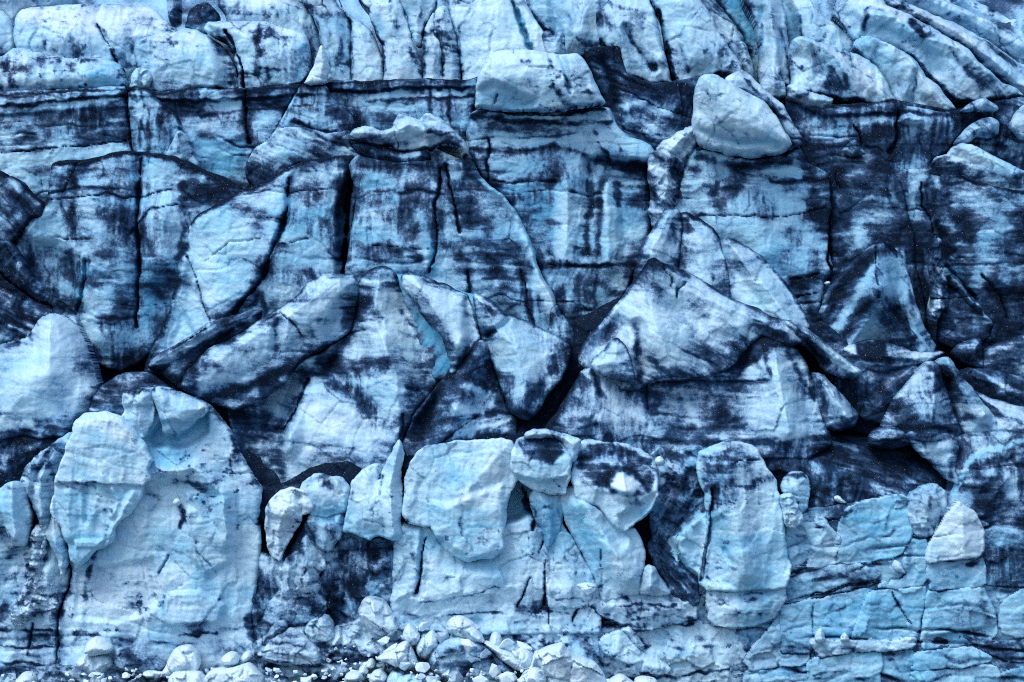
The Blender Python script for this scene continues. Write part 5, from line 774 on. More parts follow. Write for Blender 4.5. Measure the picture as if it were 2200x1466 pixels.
many('ice_prow', 'blue white prow with a black dirt crown right of the jammed boulder', 'ice prow', [
    ('crown_block', -.2, 5, "1232,1040 1228,1020 1238,985 1240,958 1260,948 1300,950 1350,960 1386,975 1405,984 1412,1010 1412,1060 1402,1086 1382,1112 1360,1127 1338,1146 1306,1114 1284,1090 1262,1082 1244,1082 1232,1066",
        hk(R0=22, E=1.4, c0=.22, d0=.03, z=[SL(.6, "1230,1040 1300,1060 1360,1070 1412,1060"), R(.6, 26, "1340,1010 1345,1060"), P(-.4, 8, "1330,1110 1412,1060 1400,1090 1338,1140"), P(.3, 6, "1300,1020 1338,1005 1378,1040 1370,1062 1310,1055")], d=[P(.95, 10, "1238,985 1260,950 1350,962 1405,985 1405,1055 1370,1075 1320,1062 1290,1052 1260,1045 1244,1020"), L(.5, 12, "1300,1030 1330,1005 1360,1015 1390,1050"), P(-1.0, 10, "1310,1040 1340,1012 1372,1040 1362,1064 1330,1058"), L(.4, 10, "1340,1080 1380,1085")], f=[P(.6, 8, "1310,1040 1340,1012 1372,1040 1362,1064")], c=[L(.4, 12, "1400,1085 1360,1125")])),
    ('lower_prow', .6, 5, "1206,1072 1216,1050 1232,1042 1256,1078 1282,1092 1312,1116 1338,1141 1362,1136 1372,1152 1388,1190 1384,1216 1372,1242 1374,1275 1330,1285 1298,1290 1284,1254 1258,1204 1236,1156 1216,1116", hk(R0=18, c0=.28, d0=.03, z=[R(.9, 44, "1256,1080 1300,1150 1352,1240"), R(-.4, 20, "1300,1120 1330,1170")], c=[P(.25, 14, "1215,1060 1250,1090 1290,1250 1260,1200")], d=[L(.25, 6, "1285,1230 1290,1270")], cracks=[(3, .3, "1290,1180 1292,1270", .3, .3)])),
    ('side_facet', .9, 4, "1172,1200 1182,1172 1196,1150 1206,1141 1226,1150 1246,1184 1266,1222 1284,1260 1288,1298 1240,1306 1178,1306", hk(R0=14, c0=.2, d0=.05, d=[L(.3, 14, "1225,1180 1240,1200"), L(.5, 4, "1195,1290 1250,1286")])),
    ('layered_base', 1.0, 5, "1268,1300 1284,1282 1310,1276 1370,1272 1440,1275 1494,1284 1496,1336 1440,1344 1380,1356 1340,1346 1300,1326", hk(R0=12, c0=.3, d0=.2, step=.16, d=[L(.9, 4, "1300,1278 1350,1272 1400,1276 1480,1272"), L(.8, 5, "1318,1300 1380,1298 1450,1304"), L(.6, 5, "1330,1284 1350,1284"), L(.6, 6, "1360,1330 1420,1322 1480,1328"), L(.35, 14, "1350,1310 1470,1315")], base=(.5, 6))),
    ('stuck_chip', .3, 1.2, "1234,1256 1250,1254 1266,1250 1280,1256 1284,1268 1264,1280 1250,1270", dict(g=1.5, R0=7, E=.4, bulge=.2, c0=.05, f0=.5, rough=2)),
])
one('ice_wedge', 'small white gable beside the black dirt ribbon', 'ice wedge', .4, 2.5, "1370,1262 1376,1234 1386,1222 1398,1213 1410,1224 1424,1246 1442,1276 1410,1280 1372,1276", None, **hk(g=2.5, R0=12, c0=.08, f0=.5, z=[R(.4, 20, "1398,1216 1395,1275")], d=[L(.4, 6, "1412,1225 1440,1268")]))
one('dirty_ravine', 'black and blue ravine left of the tall white slab', 'dirty ravine', 2.6, 5,
    "1395,985 1420,960 1440,985 1478,962 1505,965 1512,1020 1528,1070 1532,1120 1522,1180 1512,1250 1530,1340 1490,1360 1470,1290 1440,1240 1412,1190 1396,1130 1405,1060", None,
    **hk(d0=.42, c0=.45, facet=.35, fs=50, lump=.5, drip=.5, ang=40, z=[P(.8, 8, "1440,1150 1525,1090 1515,1250 1475,1220"), R(-.6, 20, "1420,1100 1410,1180")], d=[P(.5, 14, "1425,1050 1470,1000 1512,1010 1528,1080 1490,1120 1450,1150 1420,1140"), L(.5, 16, "1430,980 1480,975"), L(-.45, 16, "1420,1010 1425,1040"), P(-.8, 10, "1440,1160 1470,1130 1524,1096 1514,1256 1484,1236 1456,1205"), L(.6, 20, "1400,1130 1425,1170 1440,1200"), L(-.3, 10, "1460,1020 1490,990")], c=[L(.5, 16, "1415,1020 1420,1090")]))
one('dirt_ribbon', 'streaked black dirt ribbon slanting down in front of the ravine', 'dirt ribbon', 1.2, 3, "1392,1172 1404,1160 1425,1184 1455,1202 1476,1222 1498,1244 1500,1300 1480,1310 1446,1284 1426,1246 1404,1214", None, **hk(g=2.5, R0=12, d0=.7, c0=.15, f0=.2, ang=48, drip=.0, z=[R(.4, 14, "1410,1180 1480,1250"), R(-.3, 8, "1420,1210 1460,1270")], d=[L(-.35, 6, "1450,1210 1490,1250"), L(-.3, 5, "1440,1225 1480,1275")]))
one('ice_chunk', 'small round white lump on the rim of the ravine', 'ice chunk', 1.0, .8, "1406,995 1410,984 1419,979 1428,988 1427,998 1416,1003", None, g=1.5, R0=8, E=.4, bulge=.2, c0=.05, f0=.6, rough=1)
many('ice_serac', 'tall white slab with a grey speckled head right of the ravine', 'ice slab', [
    ('slab_face', -.1, 6, "1502,1006 1505,976 1530,961 1560,950 1592,952 1626,965 1636,985 1650,1012 1666,1030 1672,1060 1679,1092 1685,1130 1689,1180 1702,1210 1696,1240 1686,1264 1560,1270 1522,1268 1502,1254 1508,1204 1516,1164 1522,1112 1516,1062 1504,1034",
        hk(soot=None, RS=.15, R0=24, E=.9, bulge=.4, c0=.28, d0=.02, f0=.2, step=.05, z=[R(.8, 50, "1560,955 1570,1070 1600,1230"), SL(.4, "1500,1020 1560,1000 1640,1010"), P(-.3, 8, "1530,1120 1560,1100 1575,1260 1510,1250"), L(-.3, 9, "1556,1180 1570,1210")], d=[P(.68, 14, "1505,978 1560,950 1625,965 1645,1010 1668,1030 1600,1058 1560,1090 1535,1095 1510,1030"), L(.4, 6, "1600,985 1630,988"), L(.35, 10, "1540,1060 1548,1100")], c=[P(.3, 12, "1535,1110 1560,1105 1570,1260 1512,1250"), L(.3, 8, "1556,1178 1570,1212")], cracks=[(6, .9, "1530,1056 1532,1100 1528,1150 1516,1200 1506,1250", .35, .7), (3, .2, "1572,1000 1600,990 1632,988", .5, 0)])),
    ('banded_foot', .5, 5, "1518,1300 1520,1266 1560,1270 1640,1262 1690,1256 1688,1290 1670,1326 1640,1340 1600,1348 1560,1350 1528,1342", hk(R0=14, c0=.3, d0=.12, step=.14, d=[L(1.0, 4, "1518,1264 1570,1268 1600,1262 1690,1254"), L(.6, 6, "1600,1276 1650,1270"), L(.5, 7, "1555,1322 1600,1318 1640,1314"), L(.35, 10, "1540,1290 1640,1288")], base=(.4, 6))),
])
one('ice_lump', 'pale blue hanging knob on the right flank of the tall white slab', 'ice lump', -.3, 2, "1676,1078 1686,1060 1700,1060 1710,1080 1714,1096 1723,1106 1722,1124 1708,1134 1690,1132 1684,1110", None, **hk(g=2, R0=16, E=.9, c0=.15, f0=.4, facet=.25, fs=30))
one('ice_lump', 'taller pale knob behind the hanging knob', 'ice lump', .6, 2.5, "1680,1052 1690,1026 1706,1016 1722,1016 1736,1032 1740,1062 1734,1092 1722,1104 1706,1080", None, **hk(g=2, R0=16, c0=.25, f0=.2, d0=.1, d=[L(.5, 8, "1690,1025 1730,1022")]))
one('dirty_mound', 'dark blotched hill above the blue slab cliff on the right', 'dirty hill', 2.8, 5, "1650,1012 1664,980 1710,972 1780,984 1850,1006 1900,1035 1960,1062 2000,1046 2030,1060 2040,1100 1990,1130 1940,1100 1880,1090 1820,1105 1780,1150 1730,1130 1738,1060 1700,1015", None,
    **gk(R0=18, d0=.6, c0=.35, drip=.35, facet=.25, z=[SL(.5, "1650,1010 1780,1010 1900,1060 2040,1060"), R(.5, 24, "1770,1000 1790,1080")], d=[L(-.4, 20, "1745,1030 1790,1040"), L(-.4, 16, "1690,1000 1720,1030"), L(.4, 24, "1820,1030 1850,1060"), L(-.25, 14, "1820,1040 1830,1080"), L(-.3, 16, "1900,1060 1960,1085")], c=[L(.5, 14, "1740,1050 1780,1080 1790,1110")], ang=15))
one('ice_chunk', 'two white crumbs caught on the dark blotched hill', 'ice chunk', 1.2, .8, "1790,1070 1796,1065 1806,1066 1810,1074 1816,1080 1824,1080 1816,1084 1806,1080 1798,1080", None, g=1.5, R0=5, E=.3, bulge=.15, c0=.03, f0=.7, rough=1.5)
one('ice_lump', 'lumpy grey white knob left of the leaning white blade', 'ice lump', 1.4, 3, "1952,1090 1960,1064 1980,1046 2008,1040 2034,1060 2034,1098 2022,1130 2004,1150 1984,1158 1962,1148 1954,1120", None, **hk(R0=26, E=1.3, d0=.2, c0=.15, facet=.3, fs=40, d=[L(.6, 8, "1980,1115 1992,1120"), L(.4, 8, "2000,1070 1990,1110")]))
one('dirty_bluff', 'nearly black wall at the right edge crossed by a light blue vein', 'dirty bluff', 2.2, 6, "2040,1120 2034,1080 2046,1040 2052,990 2048,945 2090,934 2160,930 2250,920 2250,1240 2125,1240 2116,1160 2090,1100", None,
    **gk(R0=14, d0=.66, c0=.42, drip=.5, facet=.2, tilt=.15, soot=None, z=[R(.4, 30, "2140,1030 2110,1110"), R(-.3, 16, "2180,980 2120,1060")], d=[L(-.3, 26, "2090,1040 2080,1080"), L(-.35, 26, "2170,1040 2180,1060"), L(-.35, 30, "2170,1130 2190,1160"), L(.3, 16, "2100,1000 2180,985"), L(-.75, 9, "2250,940 2200,948 2160,958 2120,972 2094,982 2080,1004 2066,1034 2056,1060 2050,1090"), L(-.4, 14, "2056,1060 2046,1100"), L(-.25, 6, "2080,945 2150,938 2240,932")],
         c=[L(.6, 12, "2250,940 2160,958 2094,982 2066,1034 2050,1090")]))
# right slab cliff
def sk(**k):
    r = dict(flute=.05, fract=.3, lines=2.2, grow=4.2, R0=7, E=.25, bulge=.1, c0=.62, d0=.16, f0=.1, facet=.16, fs=60, lump=.18, step=.12, pat=.22, drip=.0, rough=5, base=(.6, 5))  # base paints crevice shading along the lower slab edges
    r.update(k); return r
many('ice_cliff', 'layered blue cliff of cracked slabs at the lower right', 'ice cliff', [
    ('backing_face', 1.95, 5, "1640,1120 1780,1090 1960,1075 2060,1100 2250,1180 2250,1495 1480,1495 1600,1340", sk(d0=.5, c0=.5, base=None)),
    ('ice_slab', 1.45, 4, "1797,1190 1796,1160 1802,1140 1814,1102 1832,1086 1880,1074 1930,1067 1956,1074 1957,1112 1957,1150 1946,1172 1938,1194 1880,1204 1832,1212 1802,1208", sk(c0=.72, d0=.12, ang=-6, d=[L(.6, 9, "1812,1105 1835,1088 1880,1078"), L(.4, 6, "1830,1120 1900,1122"), L(.45, 8, "1880,1160 1910,1150 1925,1135"), L(.4, 5, "1840,1195 1900,1180")])),
    ('ice_slab', 1.39, 4, "1690,1150 1700,1120 1735,1105 1760,1110 1792,1140 1806,1158 1798,1190 1802,1212 1746,1218 1700,1212 1688,1186", sk(c0=.60, d0=.1, f0=.35, facet=.3, d=[L(.45, 10, "1735,1115 1770,1140 1800,1165"), L(.4, 12, "1700,1140 1730,1150")])),
    ('ice_slab', 1.51, 4, "1686,1220 1746,1220 1802,1214 1850,1216 1882,1226 1892,1244 1872,1258 1800,1274 1740,1288 1684,1296", sk(c0=.60, d0=.42, ang=-8, d=[L(.4, 8, "1745,1250 1800,1235 1860,1250")])),
    ('ice_slab', 1.57, 4, "1878,1212 1938,1196 1950,1204 1946,1228 1932,1244 1896,1260 1888,1236", sk(c0=.60, d0=.42)),
    ('ice_slab', 1.36, 4, "1944,1172 1960,1152 1984,1156 1992,1180 1992,1244 1984,1258 1930,1264 1886,1262 1908,1248 1930,1246 1944,1232 1938,1200 1930,1192", sk(c0=.60, d0=.22, z=[R(.3, 10, "1946,1190 1948,1220")])),
    ('white_blade', .6, 4, "1992,1186 2004,1164 2018,1138 2040,1102 2054,1086 2060,1078 2075,1088 2098,1108 2112,1140 2112,1168 2110,1196 2060,1202 2010,1206 1994,1212", sk(R0=16, E=1.0, c0=.08, d0=.02, f0=.5, step=.05, z=[R(.5, 40, "2062,1082 2070,1190")], c=[P(.35, 8, "1993,1170 2035,1165 2030,1212 1993,1212")])),
    ('ice_slab', 1.18, 4, "1995,1214 2040,1206 2110,1200 2116,1222 2118,1254 2080,1262 2000,1268 1996,1240", sk(c0=.60, d0=.25, d=[L(.4, 10, "2080,1215 2100,1205"), L(.4, 6, "2055,1235 2060,1240")])),
    ('ice_slab', 1.57, 4, "2122,1204 2160,1196 2250,1198 2250,1258 2180,1258 2122,1256", sk(c0=.60, d0=.55)),
    ('ice_slab', 1.42, 4, "1680,1304 1745,1292 1800,1280 1872,1266 1858,1298 1842,1334 1828,1372 1760,1384 1740,1400 1680,1406 1676,1340", sk(c0=.60, d0=.2, d=[L(.4, 6, "1690,1330 1780,1320 1850,1290"), L(.4, 5, "1700,1360 1780,1345"), L(.35, 8, "1780,1330 1830,1350")], cracks=[(3, .3, "1748,1295 1749,1380", .2, .2)])),
    ('ice_slab', 1.24, 4, "1870,1272 1940,1268 1986,1266 1984,1310 1976,1340 1968,1372 1920,1378 1830,1376 1842,1336 1856,1300", sk(c0=.60, d0=.12, cracks=[(3, .3, "1920,1275 1945,1320 1960,1345", .3, .3)], z=[R(.3, 24, "1870,1290 1860,1360")])),
    ('pale_shelf', .9, 4, "1742,1390 1746,1372 1756,1384 1780,1378 1830,1376 1900,1378 1968,1374 1962,1392 1900,1398 1840,1396 1790,1404 1764,1414 1752,1404", sk(g=2.5, R0=8, c0=.2, f0=.3, d0=.1, rough=6, facet=.2)),
    ('ice_slab', 1.21, 4, "1996,1272 2050,1270 2112,1264 2126,1290 2140,1340 2144,1362 2112,1384 2050,1392 1984,1396 1986,1340 1992,1300", sk(R0=14, c0=.60, d0=.12, d=[L(.4, 16, "2110,1290 2125,1340"), L(.5, 8, "2005,1275 2015,1285")], z=[P(-.3, 5, "1990,1368 2140,1345 2130,1390 1990,1400")])),
    ('ice_slab', 1.33, 4, "2152,1300 2172,1282 2200,1268 2250,1262 2250,1372 2200,1370 2160,1366 2150,1336", sk(R0=14, c0=.60, d0=.16)),
    ('ice_slab', 1.12, 4, "1734,1426 1756,1412 1800,1404 1850,1400 1892,1402 1892,1440 1888,1492 1742,1492", sk(c0=.60, d0=.1, ang=-12, d=[L(.45, 5, "1745,1452 1820,1436 1885,1420"), L(.5, 6, "1750,1460 1880,1455")])),
    ('ice_slab', 1.48, 4, "1896,1404 1962,1400 1958,1430 1950,1492 1890,1492", sk(c0=.60, d0=.34, d=[L(.7, 10, "1915,1420 1935,1440")])),
    ('ice_slab', 1.18, 4, "1966,1402 2020,1398 2080,1392 2110,1404 2132,1416 2100,1426 2050,1436 1960,1440", sk(c0=.60, d0=.1)),
    ('ice_slab', 1.15, 4, "1960,1446 2050,1440 2110,1430 2140,1430 2146,1450 2140,1492 1950,1492", sk(c0=.60, d0=.16, ang=-8)),
    ('ice_slab', 1.48, 4, "2100,1390 2150,1378 2250,1386 2250,1420 2170,1424 2130,1408", sk(c0=.60, d0=.6)),
    ('ice_slab', 1.30, 4, "2150,1450 2190,1436 2250,1432 2250,1492 2150,1492", sk(c0=.60, d0=.3)),
    ('ice_slab', 1.36, 4, "1600,1420 1620,1385 1650,1360 1676,1320 1680,1408 1738,1404 1732,1424 1670,1436 1610,1440", sk(c0=.60, d0=.14, f0=.4, facet=.3, rough=5)),
    ('ice_slab', 1.33, 4, "1600,1446 1670,1440 1730,1430 1740,1492 1590,1492", sk(c0=.60, d0=.3)),
    ('ice_crumb', .2, 1, "1750,1376 1754,1358 1762,1347 1772,1362 1774,1378 1762,1384", dict(g=1.5, R0=7, E=.4, bulge=.2, c0=.1, f0=.5, rough=2)),
    ('ice_crumb', .2, 1, "1804,1378 1808,1364 1816,1356 1822,1366 1828,1378", dict(g=1.5, R0=6, E=.4, bulge=.2, c0=.1, f0=.5, rough=2)),
    ('ice_crumb', .8, 1, "1916,1216 1922,1202 1934,1206 1940,1222 1948,1236 1936,1232 1924,1228", dict(g=1.5, R0=7, E=.4, bulge=.2, c0=.1, f0=.5, rough=2)),
])
# foot of the centre cliff
many('ice_shelf', 'pale layered shelf at the water below the centre cliff', 'ice shelf', [
    ('shelf_face', 1.9, 5, "1030,1350 1100,1352 1220,1342 1292,1338 1360,1350 1486,1330 1530,1344 1610,1348 1660,1360 1610,1430 1590,1495 1000,1495", hk(d0=.14, c0=.16, facet=.3, fs=55, step=.1, d=[L(1.2, 9, "1030,1350 1100,1350 1210,1348"), L(1.2, 12, "1222,1344 1290,1340 1350,1350"), L(1.1, 6, "1355,1352 1420,1346 1490,1340"), L(1.0, 7, "1515,1340 1570,1350 1620,1346"), L(.7, 12, "1110,1370 1140,1390 1150,1400"), L(.5, 10, "1165,1375 1175,1385"), L(.7, 9, "1370,1370 1390,1390"), L(1.1, 7, "1310,1460 1400,1458 1490,1448 1560,1438 1650,1432"), L(.4, 12, "1480,1410 1490,1430"), L(.4, 14, "1440,1360 1460,1400"), L(.35, 20, "1240,1360 1270,1400"), L(.4, 14, "1500,1370 1520,1390")], c=[L(.3, 20, "1520,1390 1580,1370")])),
    ('leaning_slab', .8, 3, "1282,1410 1286,1384 1296,1368 1336,1354 1352,1374 1372,1396 1386,1408 1420,1424 1442,1440 1432,1452 1380,1446 1340,1454 1310,1446", hk(g=2.5, R0=12, E=.8, c0=.15, f0=.35, z=[P(-.6, 4, "1286,1390 1300,1410 1350,1430 1380,1424 1370,1460 1300,1450")], c=[P(.35, 6, "1288,1400 1345,1432 1378,1428 1370,1450 1320,1450")], base=(.5, 5))),
    ('curved_slab', 1.2, 2.5, "1334,1352 1352,1340 1366,1362 1386,1394 1374,1402 1352,1374", hk(g=2, R0=9, c0=.12, f0=.3, d0=.1)),
])


# ------------------------------------------------------------------ brash ice at the water's edge
def bk(**k):
    r = dict(RS=.5, ES=.7, lines=.2, g=2, R0=16, E=1.0, bulge=.5, c0=.03, d0=.0, f0=.85, facet=.42, fs=56, lump=.1, step=.02, pat=.12, drip=.1, rough=2.5)
    r.update(k); return r
BG = 'fallen ice boulders at the water'
def bo(label, Y, outline, T=2.5, **k): one('ice_boulder', label, 'ice boulder', Y, T, outline, BG, **bk(**k))
one('rubble_bank', 'dirty crushed ice bank below the gap left of centre', 'rubble bank', 1.2, 4, "545,1385 575,1365 640,1350 720,1350 790,1330 860,1345 930,1360 960,1400 960,1495 520,1495 530,1430", None,
    **hk(d0=.34, c0=.1, f0=.4, facet=.5, fs=30, lump=.5, rough=6, step=.15, d=[L(.7, 8, "560,1412 620,1426 680,1436"), L(.9, 9, "700,1420 760,1418 800,1412"), L(.6, 10, "640,1440 680,1450"), L(-.3, 20, "720,1370 800,1385"), L(.5, 16, "690,1380 710,1410")]))
one('rubble_bank', 'dirty crushed ice bank at the water under the left cliff', 'rubble bank', .8, 4, "-45,1440 60,1436 140,1432 250,1428 330,1440 430,1445 540,1430 600,1440 640,1495 -45,1495", None,
    **hk(d0=.26, c0=.12, f0=.4, facet=.5, fs=26, lump=.45, rough=5, d=[L(.6, 14, "250,1440 280,1455"), L(.5, 14, "-40,1445 60,1440"), L(.5, 12, "590,1450 640,1460")]))
bo('faceted pale boulder balanced on a shattered stump at the lower left', -.8, "177,1406 181,1386 190,1377 200,1372 216,1375 230,1386 240,1394 234,1404 216,1409 196,1410")
bo('shattered pale stump under the balanced boulder at the lower left', -.5, "158,1424 168,1414 184,1410 196,1416 214,1409 226,1414 238,1424 240,1438 230,1440 222,1450 222,1490 188,1490 184,1448 164,1440", c0=.2, z=[R(-.3, 6, "204,1412 206,1480"), R(-.2, 5, "222,1416 226,1440")])
bo('flat grey stained slab right of the balanced boulder', -.1, "240,1424 246,1396 274,1396 290,1383 312,1394 334,1412 354,1430 340,1448 300,1452 246,1440", d0=.3, f0=.3, d=[L(.6, 5, "250,1432 300,1428"), L(.4, 12, "260,1400 300,1420")])
bo('hunched white boulder at the water under the left cliff', -1.6, "338,1460 350,1438 358,1420 366,1404 376,1393 392,1389 408,1392 424,1410 429,1428 424,1446 390,1452", c0=.12, T=3)
bo('small white boulder right of the hunched one', -1.0, "470,1420 480,1408 492,1401 506,1406 515,1424 502,1434 482,1432")
bo('tiny white boulder against the foot of the left cliff', -.6, "514,1420 520,1406 536,1402 542,1412 532,1424 520,1428", R0=9)
bo('white boulder cut by the bottom edge at the lower left', -2.4, "356,1462 366,1446 400,1440 430,1446 446,1470 446,1495 356,1495")
bo('broad white floe cut by the bottom edge left of centre', -2.2, "434,1460 450,1440 500,1436 530,1428 548,1438 566,1460 566,1495 434,1495", c0=.08)
bo('small pale boulder low at the left beside the bank', -1.4, "30,1462 44,1448 56,1445 70,1456 76,1490 30,1490", c0=.2)
bo('low white boulder by the stump at the lower left', -1.2, "304,1446 320,1442 338,1448 334,1460 312,1462", R0=8)
one('plate_stack', 'stack of dirty layered ice plates at the foot of the gap', 'plate stack', -.2, 3, "548,1408 566,1392 580,1375 604,1358 622,1350 648,1364 672,1384 686,1398 690,1432 640,1436 600,1432 560,1420", None, **bk(d0=.26, f0=.45, step=.3, facet=.2, ang=8, d=[L(.6, 4, "555,1400 620,1404"), L(.7, 4, "556,1414 620,1426 680,1434"), L(.4, 4, "580,1380 650,1386")]))
bo('banded grey boulder standing in the gap above the crushed ice', .2, "652,1364 656,1346 668,1332 690,1320 704,1324 716,1340 718,1372 700,1384 672,1376", d0=.22, f0=.35, c0=.1, step=.15, d=[L(.5, 5, "655,1340 690,1322")])
bo('dirty grey boulder left of the banded boulder', .4, "572,1370 580,1352 594,1336 612,1334 620,1348 606,1362 590,1376", d0=.34, f0=.35)
bo('tall pale wedge boulder at the foot of the pointed slab', -.1, "766,1318 776,1294 790,1282 806,1284 826,1290 832,1304 848,1328 858,1346 842,1368 812,1370 786,1352", d0=.1, c0=.1, z=[R(.5, 20, "800,1290 815,1360")], d=[L(.5, 6, "768,1315 790,1284 826,1292"), L(.4, 8, "780,1345 830,1362")])
bo('sharp white diamond boulder with a crack at the bottom centre', -2.2, "804,1420 824,1404 850,1390 876,1376 884,1394 892,1414 902,1434 874,1442 850,1434 826,1424", cracks=[(3, .3, "880,1380 876,1410 872,1440", .4, .3)], z=[R(.4, 22, "874,1380 850,1432")])
bo('white block boulder left of the big grey boulder', -1.8, "892,1398 896,1382 912,1370 930,1356 942,1374 944,1388 930,1404 914,1420 898,1412", c0=.1)
bo('bright rounded white boulder on top of the big grey boulder', -1.6, "957,1348 964,1334 976,1326 998,1329 1018,1342 1034,1362 1042,1382 1022,1386 988,1374 962,1360")
bo('big grey stained boulder at the bottom centre', -2.0, "918,1428 924,1404 934,1388 956,1374 988,1368 1022,1376 1052,1396 1076,1420 1108,1446 1116,1495 1000,1495 940,1462", T=4, R0=30, E=1.6, d0=.3, f0=.25, c0=.1, z=[R(-.4, 14, "960,1440 1000,1430 1010,1460"), R(.4, 26, "960,1385 1040,1420")], d=[L(.5, 12, "950,1410 970,1396 1000,1392"), L(.5, 10, "990,1440 1005,1435 1000,1450"), L(.4, 16, "1030,1390 1070,1420")])
bo('white ridge boulder leaning on the right of the big grey boulder', -1.7, "1034,1382 1046,1380 1070,1390 1102,1404 1126,1422 1134,1446 1112,1446 1080,1424 1054,1400")
bo('upright white boulder behind the leaning ridge boulder', -.9, "1050,1388 1052,1370 1060,1360 1074,1362 1080,1380 1082,1396 1064,1396", R0=10)
bo('pale boulder between the sharp diamond and the white block', -1.4, "862,1372 868,1352 876,1340 890,1350 902,1370 896,1388 884,1392", c0=.1, R0=10)
bo('largest white boulder at the bottom edge right of centre', -2.6, "1130,1440 1140,1426 1148,1408 1170,1396 1206,1382 1220,1398 1236,1412 1282,1426 1296,1446 1314,1495 1168,1495 1160,1456", T=4, R0=26, E=1.5, c0=.06, z=[R(.6, 30, "1200,1386 1220,1420 1280,1432"), P(-.4, 8, "1150,1420 1175,1450 1180,1500 1140,1490")], c=[L(.3, 12, "1150,1425 1175,1460")], d=[L(.25, 12, "1200,1430 1240,1440")])
bo('white boulder squeezed left of the largest boulder', -2.2, "1096,1420 1104,1402 1122,1394 1138,1402 1146,1420 1138,1440 1112,1444")
bo('angular pale block at the bottom edge left of the largest boulder', -3.0, "1114,1460 1126,1444 1146,1432 1166,1440 1176,1456 1174,1495 1116,1495", c0=.15)
bo('flat white floe at the bottom edge right of the largest boulder', -2.8, "1300,1474 1316,1460 1330,1452 1346,1456 1364,1470 1380,1495 1300,1495", R0=10)
bo('low white floe below the leaning slab at the bottom edge', -1.8, "1364,1462 1390,1456 1412,1462 1420,1495 1360,1495", R0=9)
bo('dark capped small boulder at the bottom centre', -2.6, "828,1466 838,1446 848,1436 862,1440 872,1454 880,1495 826,1495", c0=.3, f0=.2, d=[L(.8, 9, "842,1442 862,1444")])
bo('grey blue boulder at the bottom centre beside the dark capped one', -3.0, "836,1480 856,1456 884,1450 906,1462 930,1474 940,1495 830,1495", c0=.4, f0=.2, d=[L(.5, 6, "900,1460 930,1470")])
bo('pale slabby boulder at the bottom edge under the sharp diamond', -2.8, "738,1456 752,1444 776,1446 782,1458 770,1470 744,1470", R0=10)
bo('smooth white boulder between the crushed bank and the sharp diamond', -2.4, "788,1460 800,1444 820,1440 832,1456 826,1476 796,1478", R0=12)
bo('round white boulder on the crushed bank', -1.4, "768,1446 772,1434 786,1430 794,1442 788,1452 774,1454", R0=9)
bo('squat white boulder on the crushed bank near the plates', -1.2, "782,1436 790,1418 800,1418 806,1432 798,1442", R0=9)

# the countless smaller bits: one mesh shape per kind, many copies
rng = random.Random(11)
def pebble_mesh(name, seed):
    import bmesh
    bm = bmesh.new()
    r = np.random.RandomState(seed)
    q = r.randn(13, 3); q /= np.linalg.norm(q, axis=1)[:, None]
    q *= (0.75 + 0.35 * r.rand(13))[:, None] * np.array([1, .9, .75])
    for p in q: bm.verts.new(p)
    hull = bmesh.ops.convex_hull(bm, input=bm.verts)
    for v in [v for v in bm.verts if not v.link_faces]: bm.verts.remove(v)
    bmesh.ops.bevel(bm, geom=bm.edges[:], offset=.04, segments=1, affect='EDGES')
    me = bpy.data.meshes.new(name); bm.to_mesh(me); bm.free()
    n = len(me.vertices)
    co = np.zeros(n * 3, np.float32); me.vertices.foreach_get('co', co)
    at = me.attributes.new('strata_co', 'FLOAT_VECTOR', 'POINT'); at.data.foreach_set('vector', (co * .4 + seed * 7.7).astype(np.float32))
    at = me.attributes.new('ice', 'FLOAT_COLOR', 'POINT')
    at.data.foreach_set('color', np.tile(np.array([[.0 if seed % 5 else .25, .08, .0, .9]], np.float32), (n, 1)).ravel())
    me.materials.append(ICE)
    return me
PM = [pebble_mesh('ice_fragment', 40 + k) for k in range(6)]
n_frag = 0
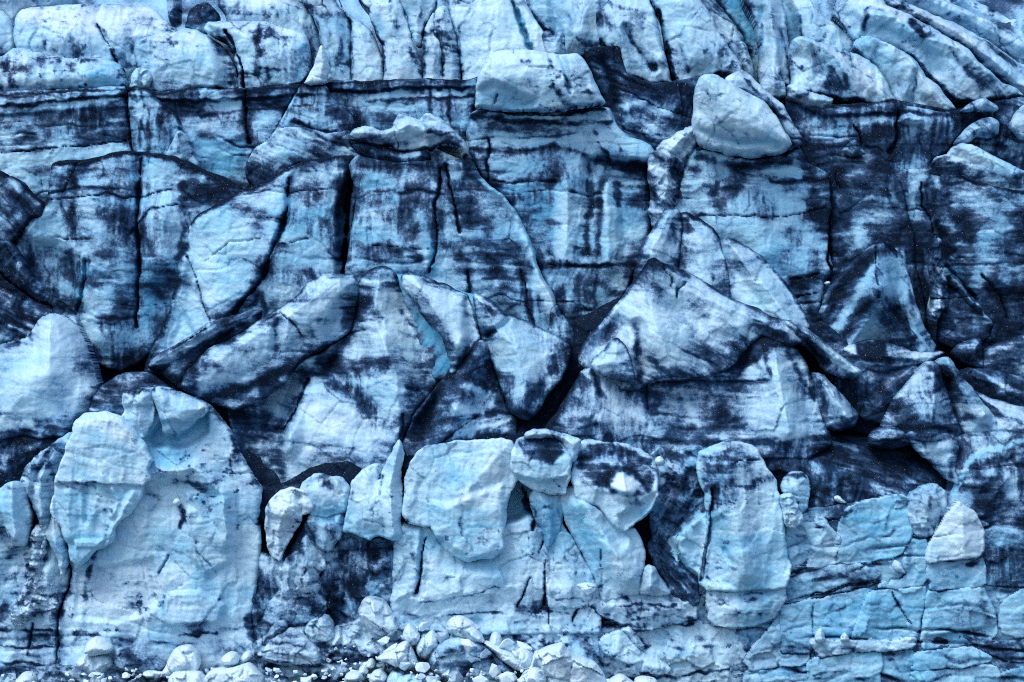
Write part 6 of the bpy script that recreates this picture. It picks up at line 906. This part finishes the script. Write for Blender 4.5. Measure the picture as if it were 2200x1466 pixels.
for (x0, x1, y0, y1, Y0, Y1, cnt, smin, smax, where) in [
        (0, 340, 1448, 1475, -1.8, -.8, 34, 5, 11, 'at the waterline near the lower left corner'), (230, 560, 1436, 1470, -2.0, -1.0, 30, 4, 10, 'at the waterline under the massive left cliff'),
        (560, 800, 1436, 1472, -2.2, -1.0, 46, 4, 12, 'at the waterline below the layered plates'),
        (700, 960, 1380, 1440, -.9, 0, 44, 3, 9, 'on the crushed bank left of the sharp diamond boulder'), (880, 1100, 1440, 1475, -3.4, -2.4, 34, 4, 11, 'in front of the big grey boulder at the bottom'),
        (1060, 1180, 1436, 1475, -3.4, -2.6, 14, 4, 9, 'beside the angular block left of the largest boulder'),
        (860, 1000, 1345, 1385, -.4, .4, 18, 3, 8, 'high on the pile behind the rounded white boulder'), (1180, 1420, 1455, 1480, -3.4, -2.2, 18, 4, 9, 'at the bottom edge right of the largest boulder')]:
    for i in range(cnt):
        px, py = rng.uniform(x0, x1), rng.uniform(y0, y1)
        t = (py - y0) / (y1 - y0); Y = Y1 + (Y0 - Y1) * t
        s = rng.uniform(smin + 1, smax + 1.5) * (0.6 + 0.7 * rng.random()**2) * S
        Y = float(depth(Y)); x, z_ = px_world(px, py, Y)
        o = bpy.data.objects.new('ice_fragment', PM[rng.randrange(6)]); COL.objects.link(o)
        o.location = (x, Y, z_); o.scale = (s * rng.uniform(.8, 1.3), s, s * rng.uniform(.7, 1.1))
        o.rotation_euler = (rng.uniform(-.6, .6), rng.uniform(-.6, .6), rng.uniform(0, 6.28))
        tag(o, 'small loose ice fragment ' + where, 'ice fragment', 'ice fragments ' + where)
        n_frag += 1

# bright pile of broken chunks at the bottom centre
rp_ = random.Random(4)
for (px, py, r_, Y) in [(846, 1398, 20, -1.9), (868, 1424, 17, -2.3), (906, 1432, 19, -2.5), (950, 1368, 17, -1.3), (1002, 1386, 20, -1.9), (1040, 1404, 17, -2.2), (1084, 1384, 18, -1.3),
                        (1112, 1410, 17, -1.9), (1066, 1440, 20, -2.7), (1092, 1462, 22, -3.1), (1034, 1462, 17, -3.1), (980, 1460, 20, -3.0), (930, 1462, 16, -2.9), (826, 1376, 14, -1.0),
                        (1150, 1470, 18, -3.3), (1128, 1384, 14, -1.0), (884, 1370, 14, -1.2), (912, 1346, 13, -.6), (1020, 1352, 13, -.9)]:
    me_ = pebble_mesh('ice_chunk', 100 + int(px)); Yd = float(depth(Y)); x, z_ = px_world(px, py, Yd)
    o = bpy.data.objects.new('ice_chunk', me_); COL.objects.link(o)
    s_ = r_ * 1.25 * S; o.location = (x, Yd, z_); o.scale = (s_ * rp_.uniform(.95, 1.35), s_, s_ * rp_.uniform(.85, 1.15))
    o.rotation_euler = (rp_.uniform(-.5, .5), rp_.uniform(-.5, .5), rp_.uniform(0, 6.28))
    tag(o, 'angular white chunk in the bright pile of broken ice at the bottom centre', 'ice chunk', 'chunks of the bright pile')
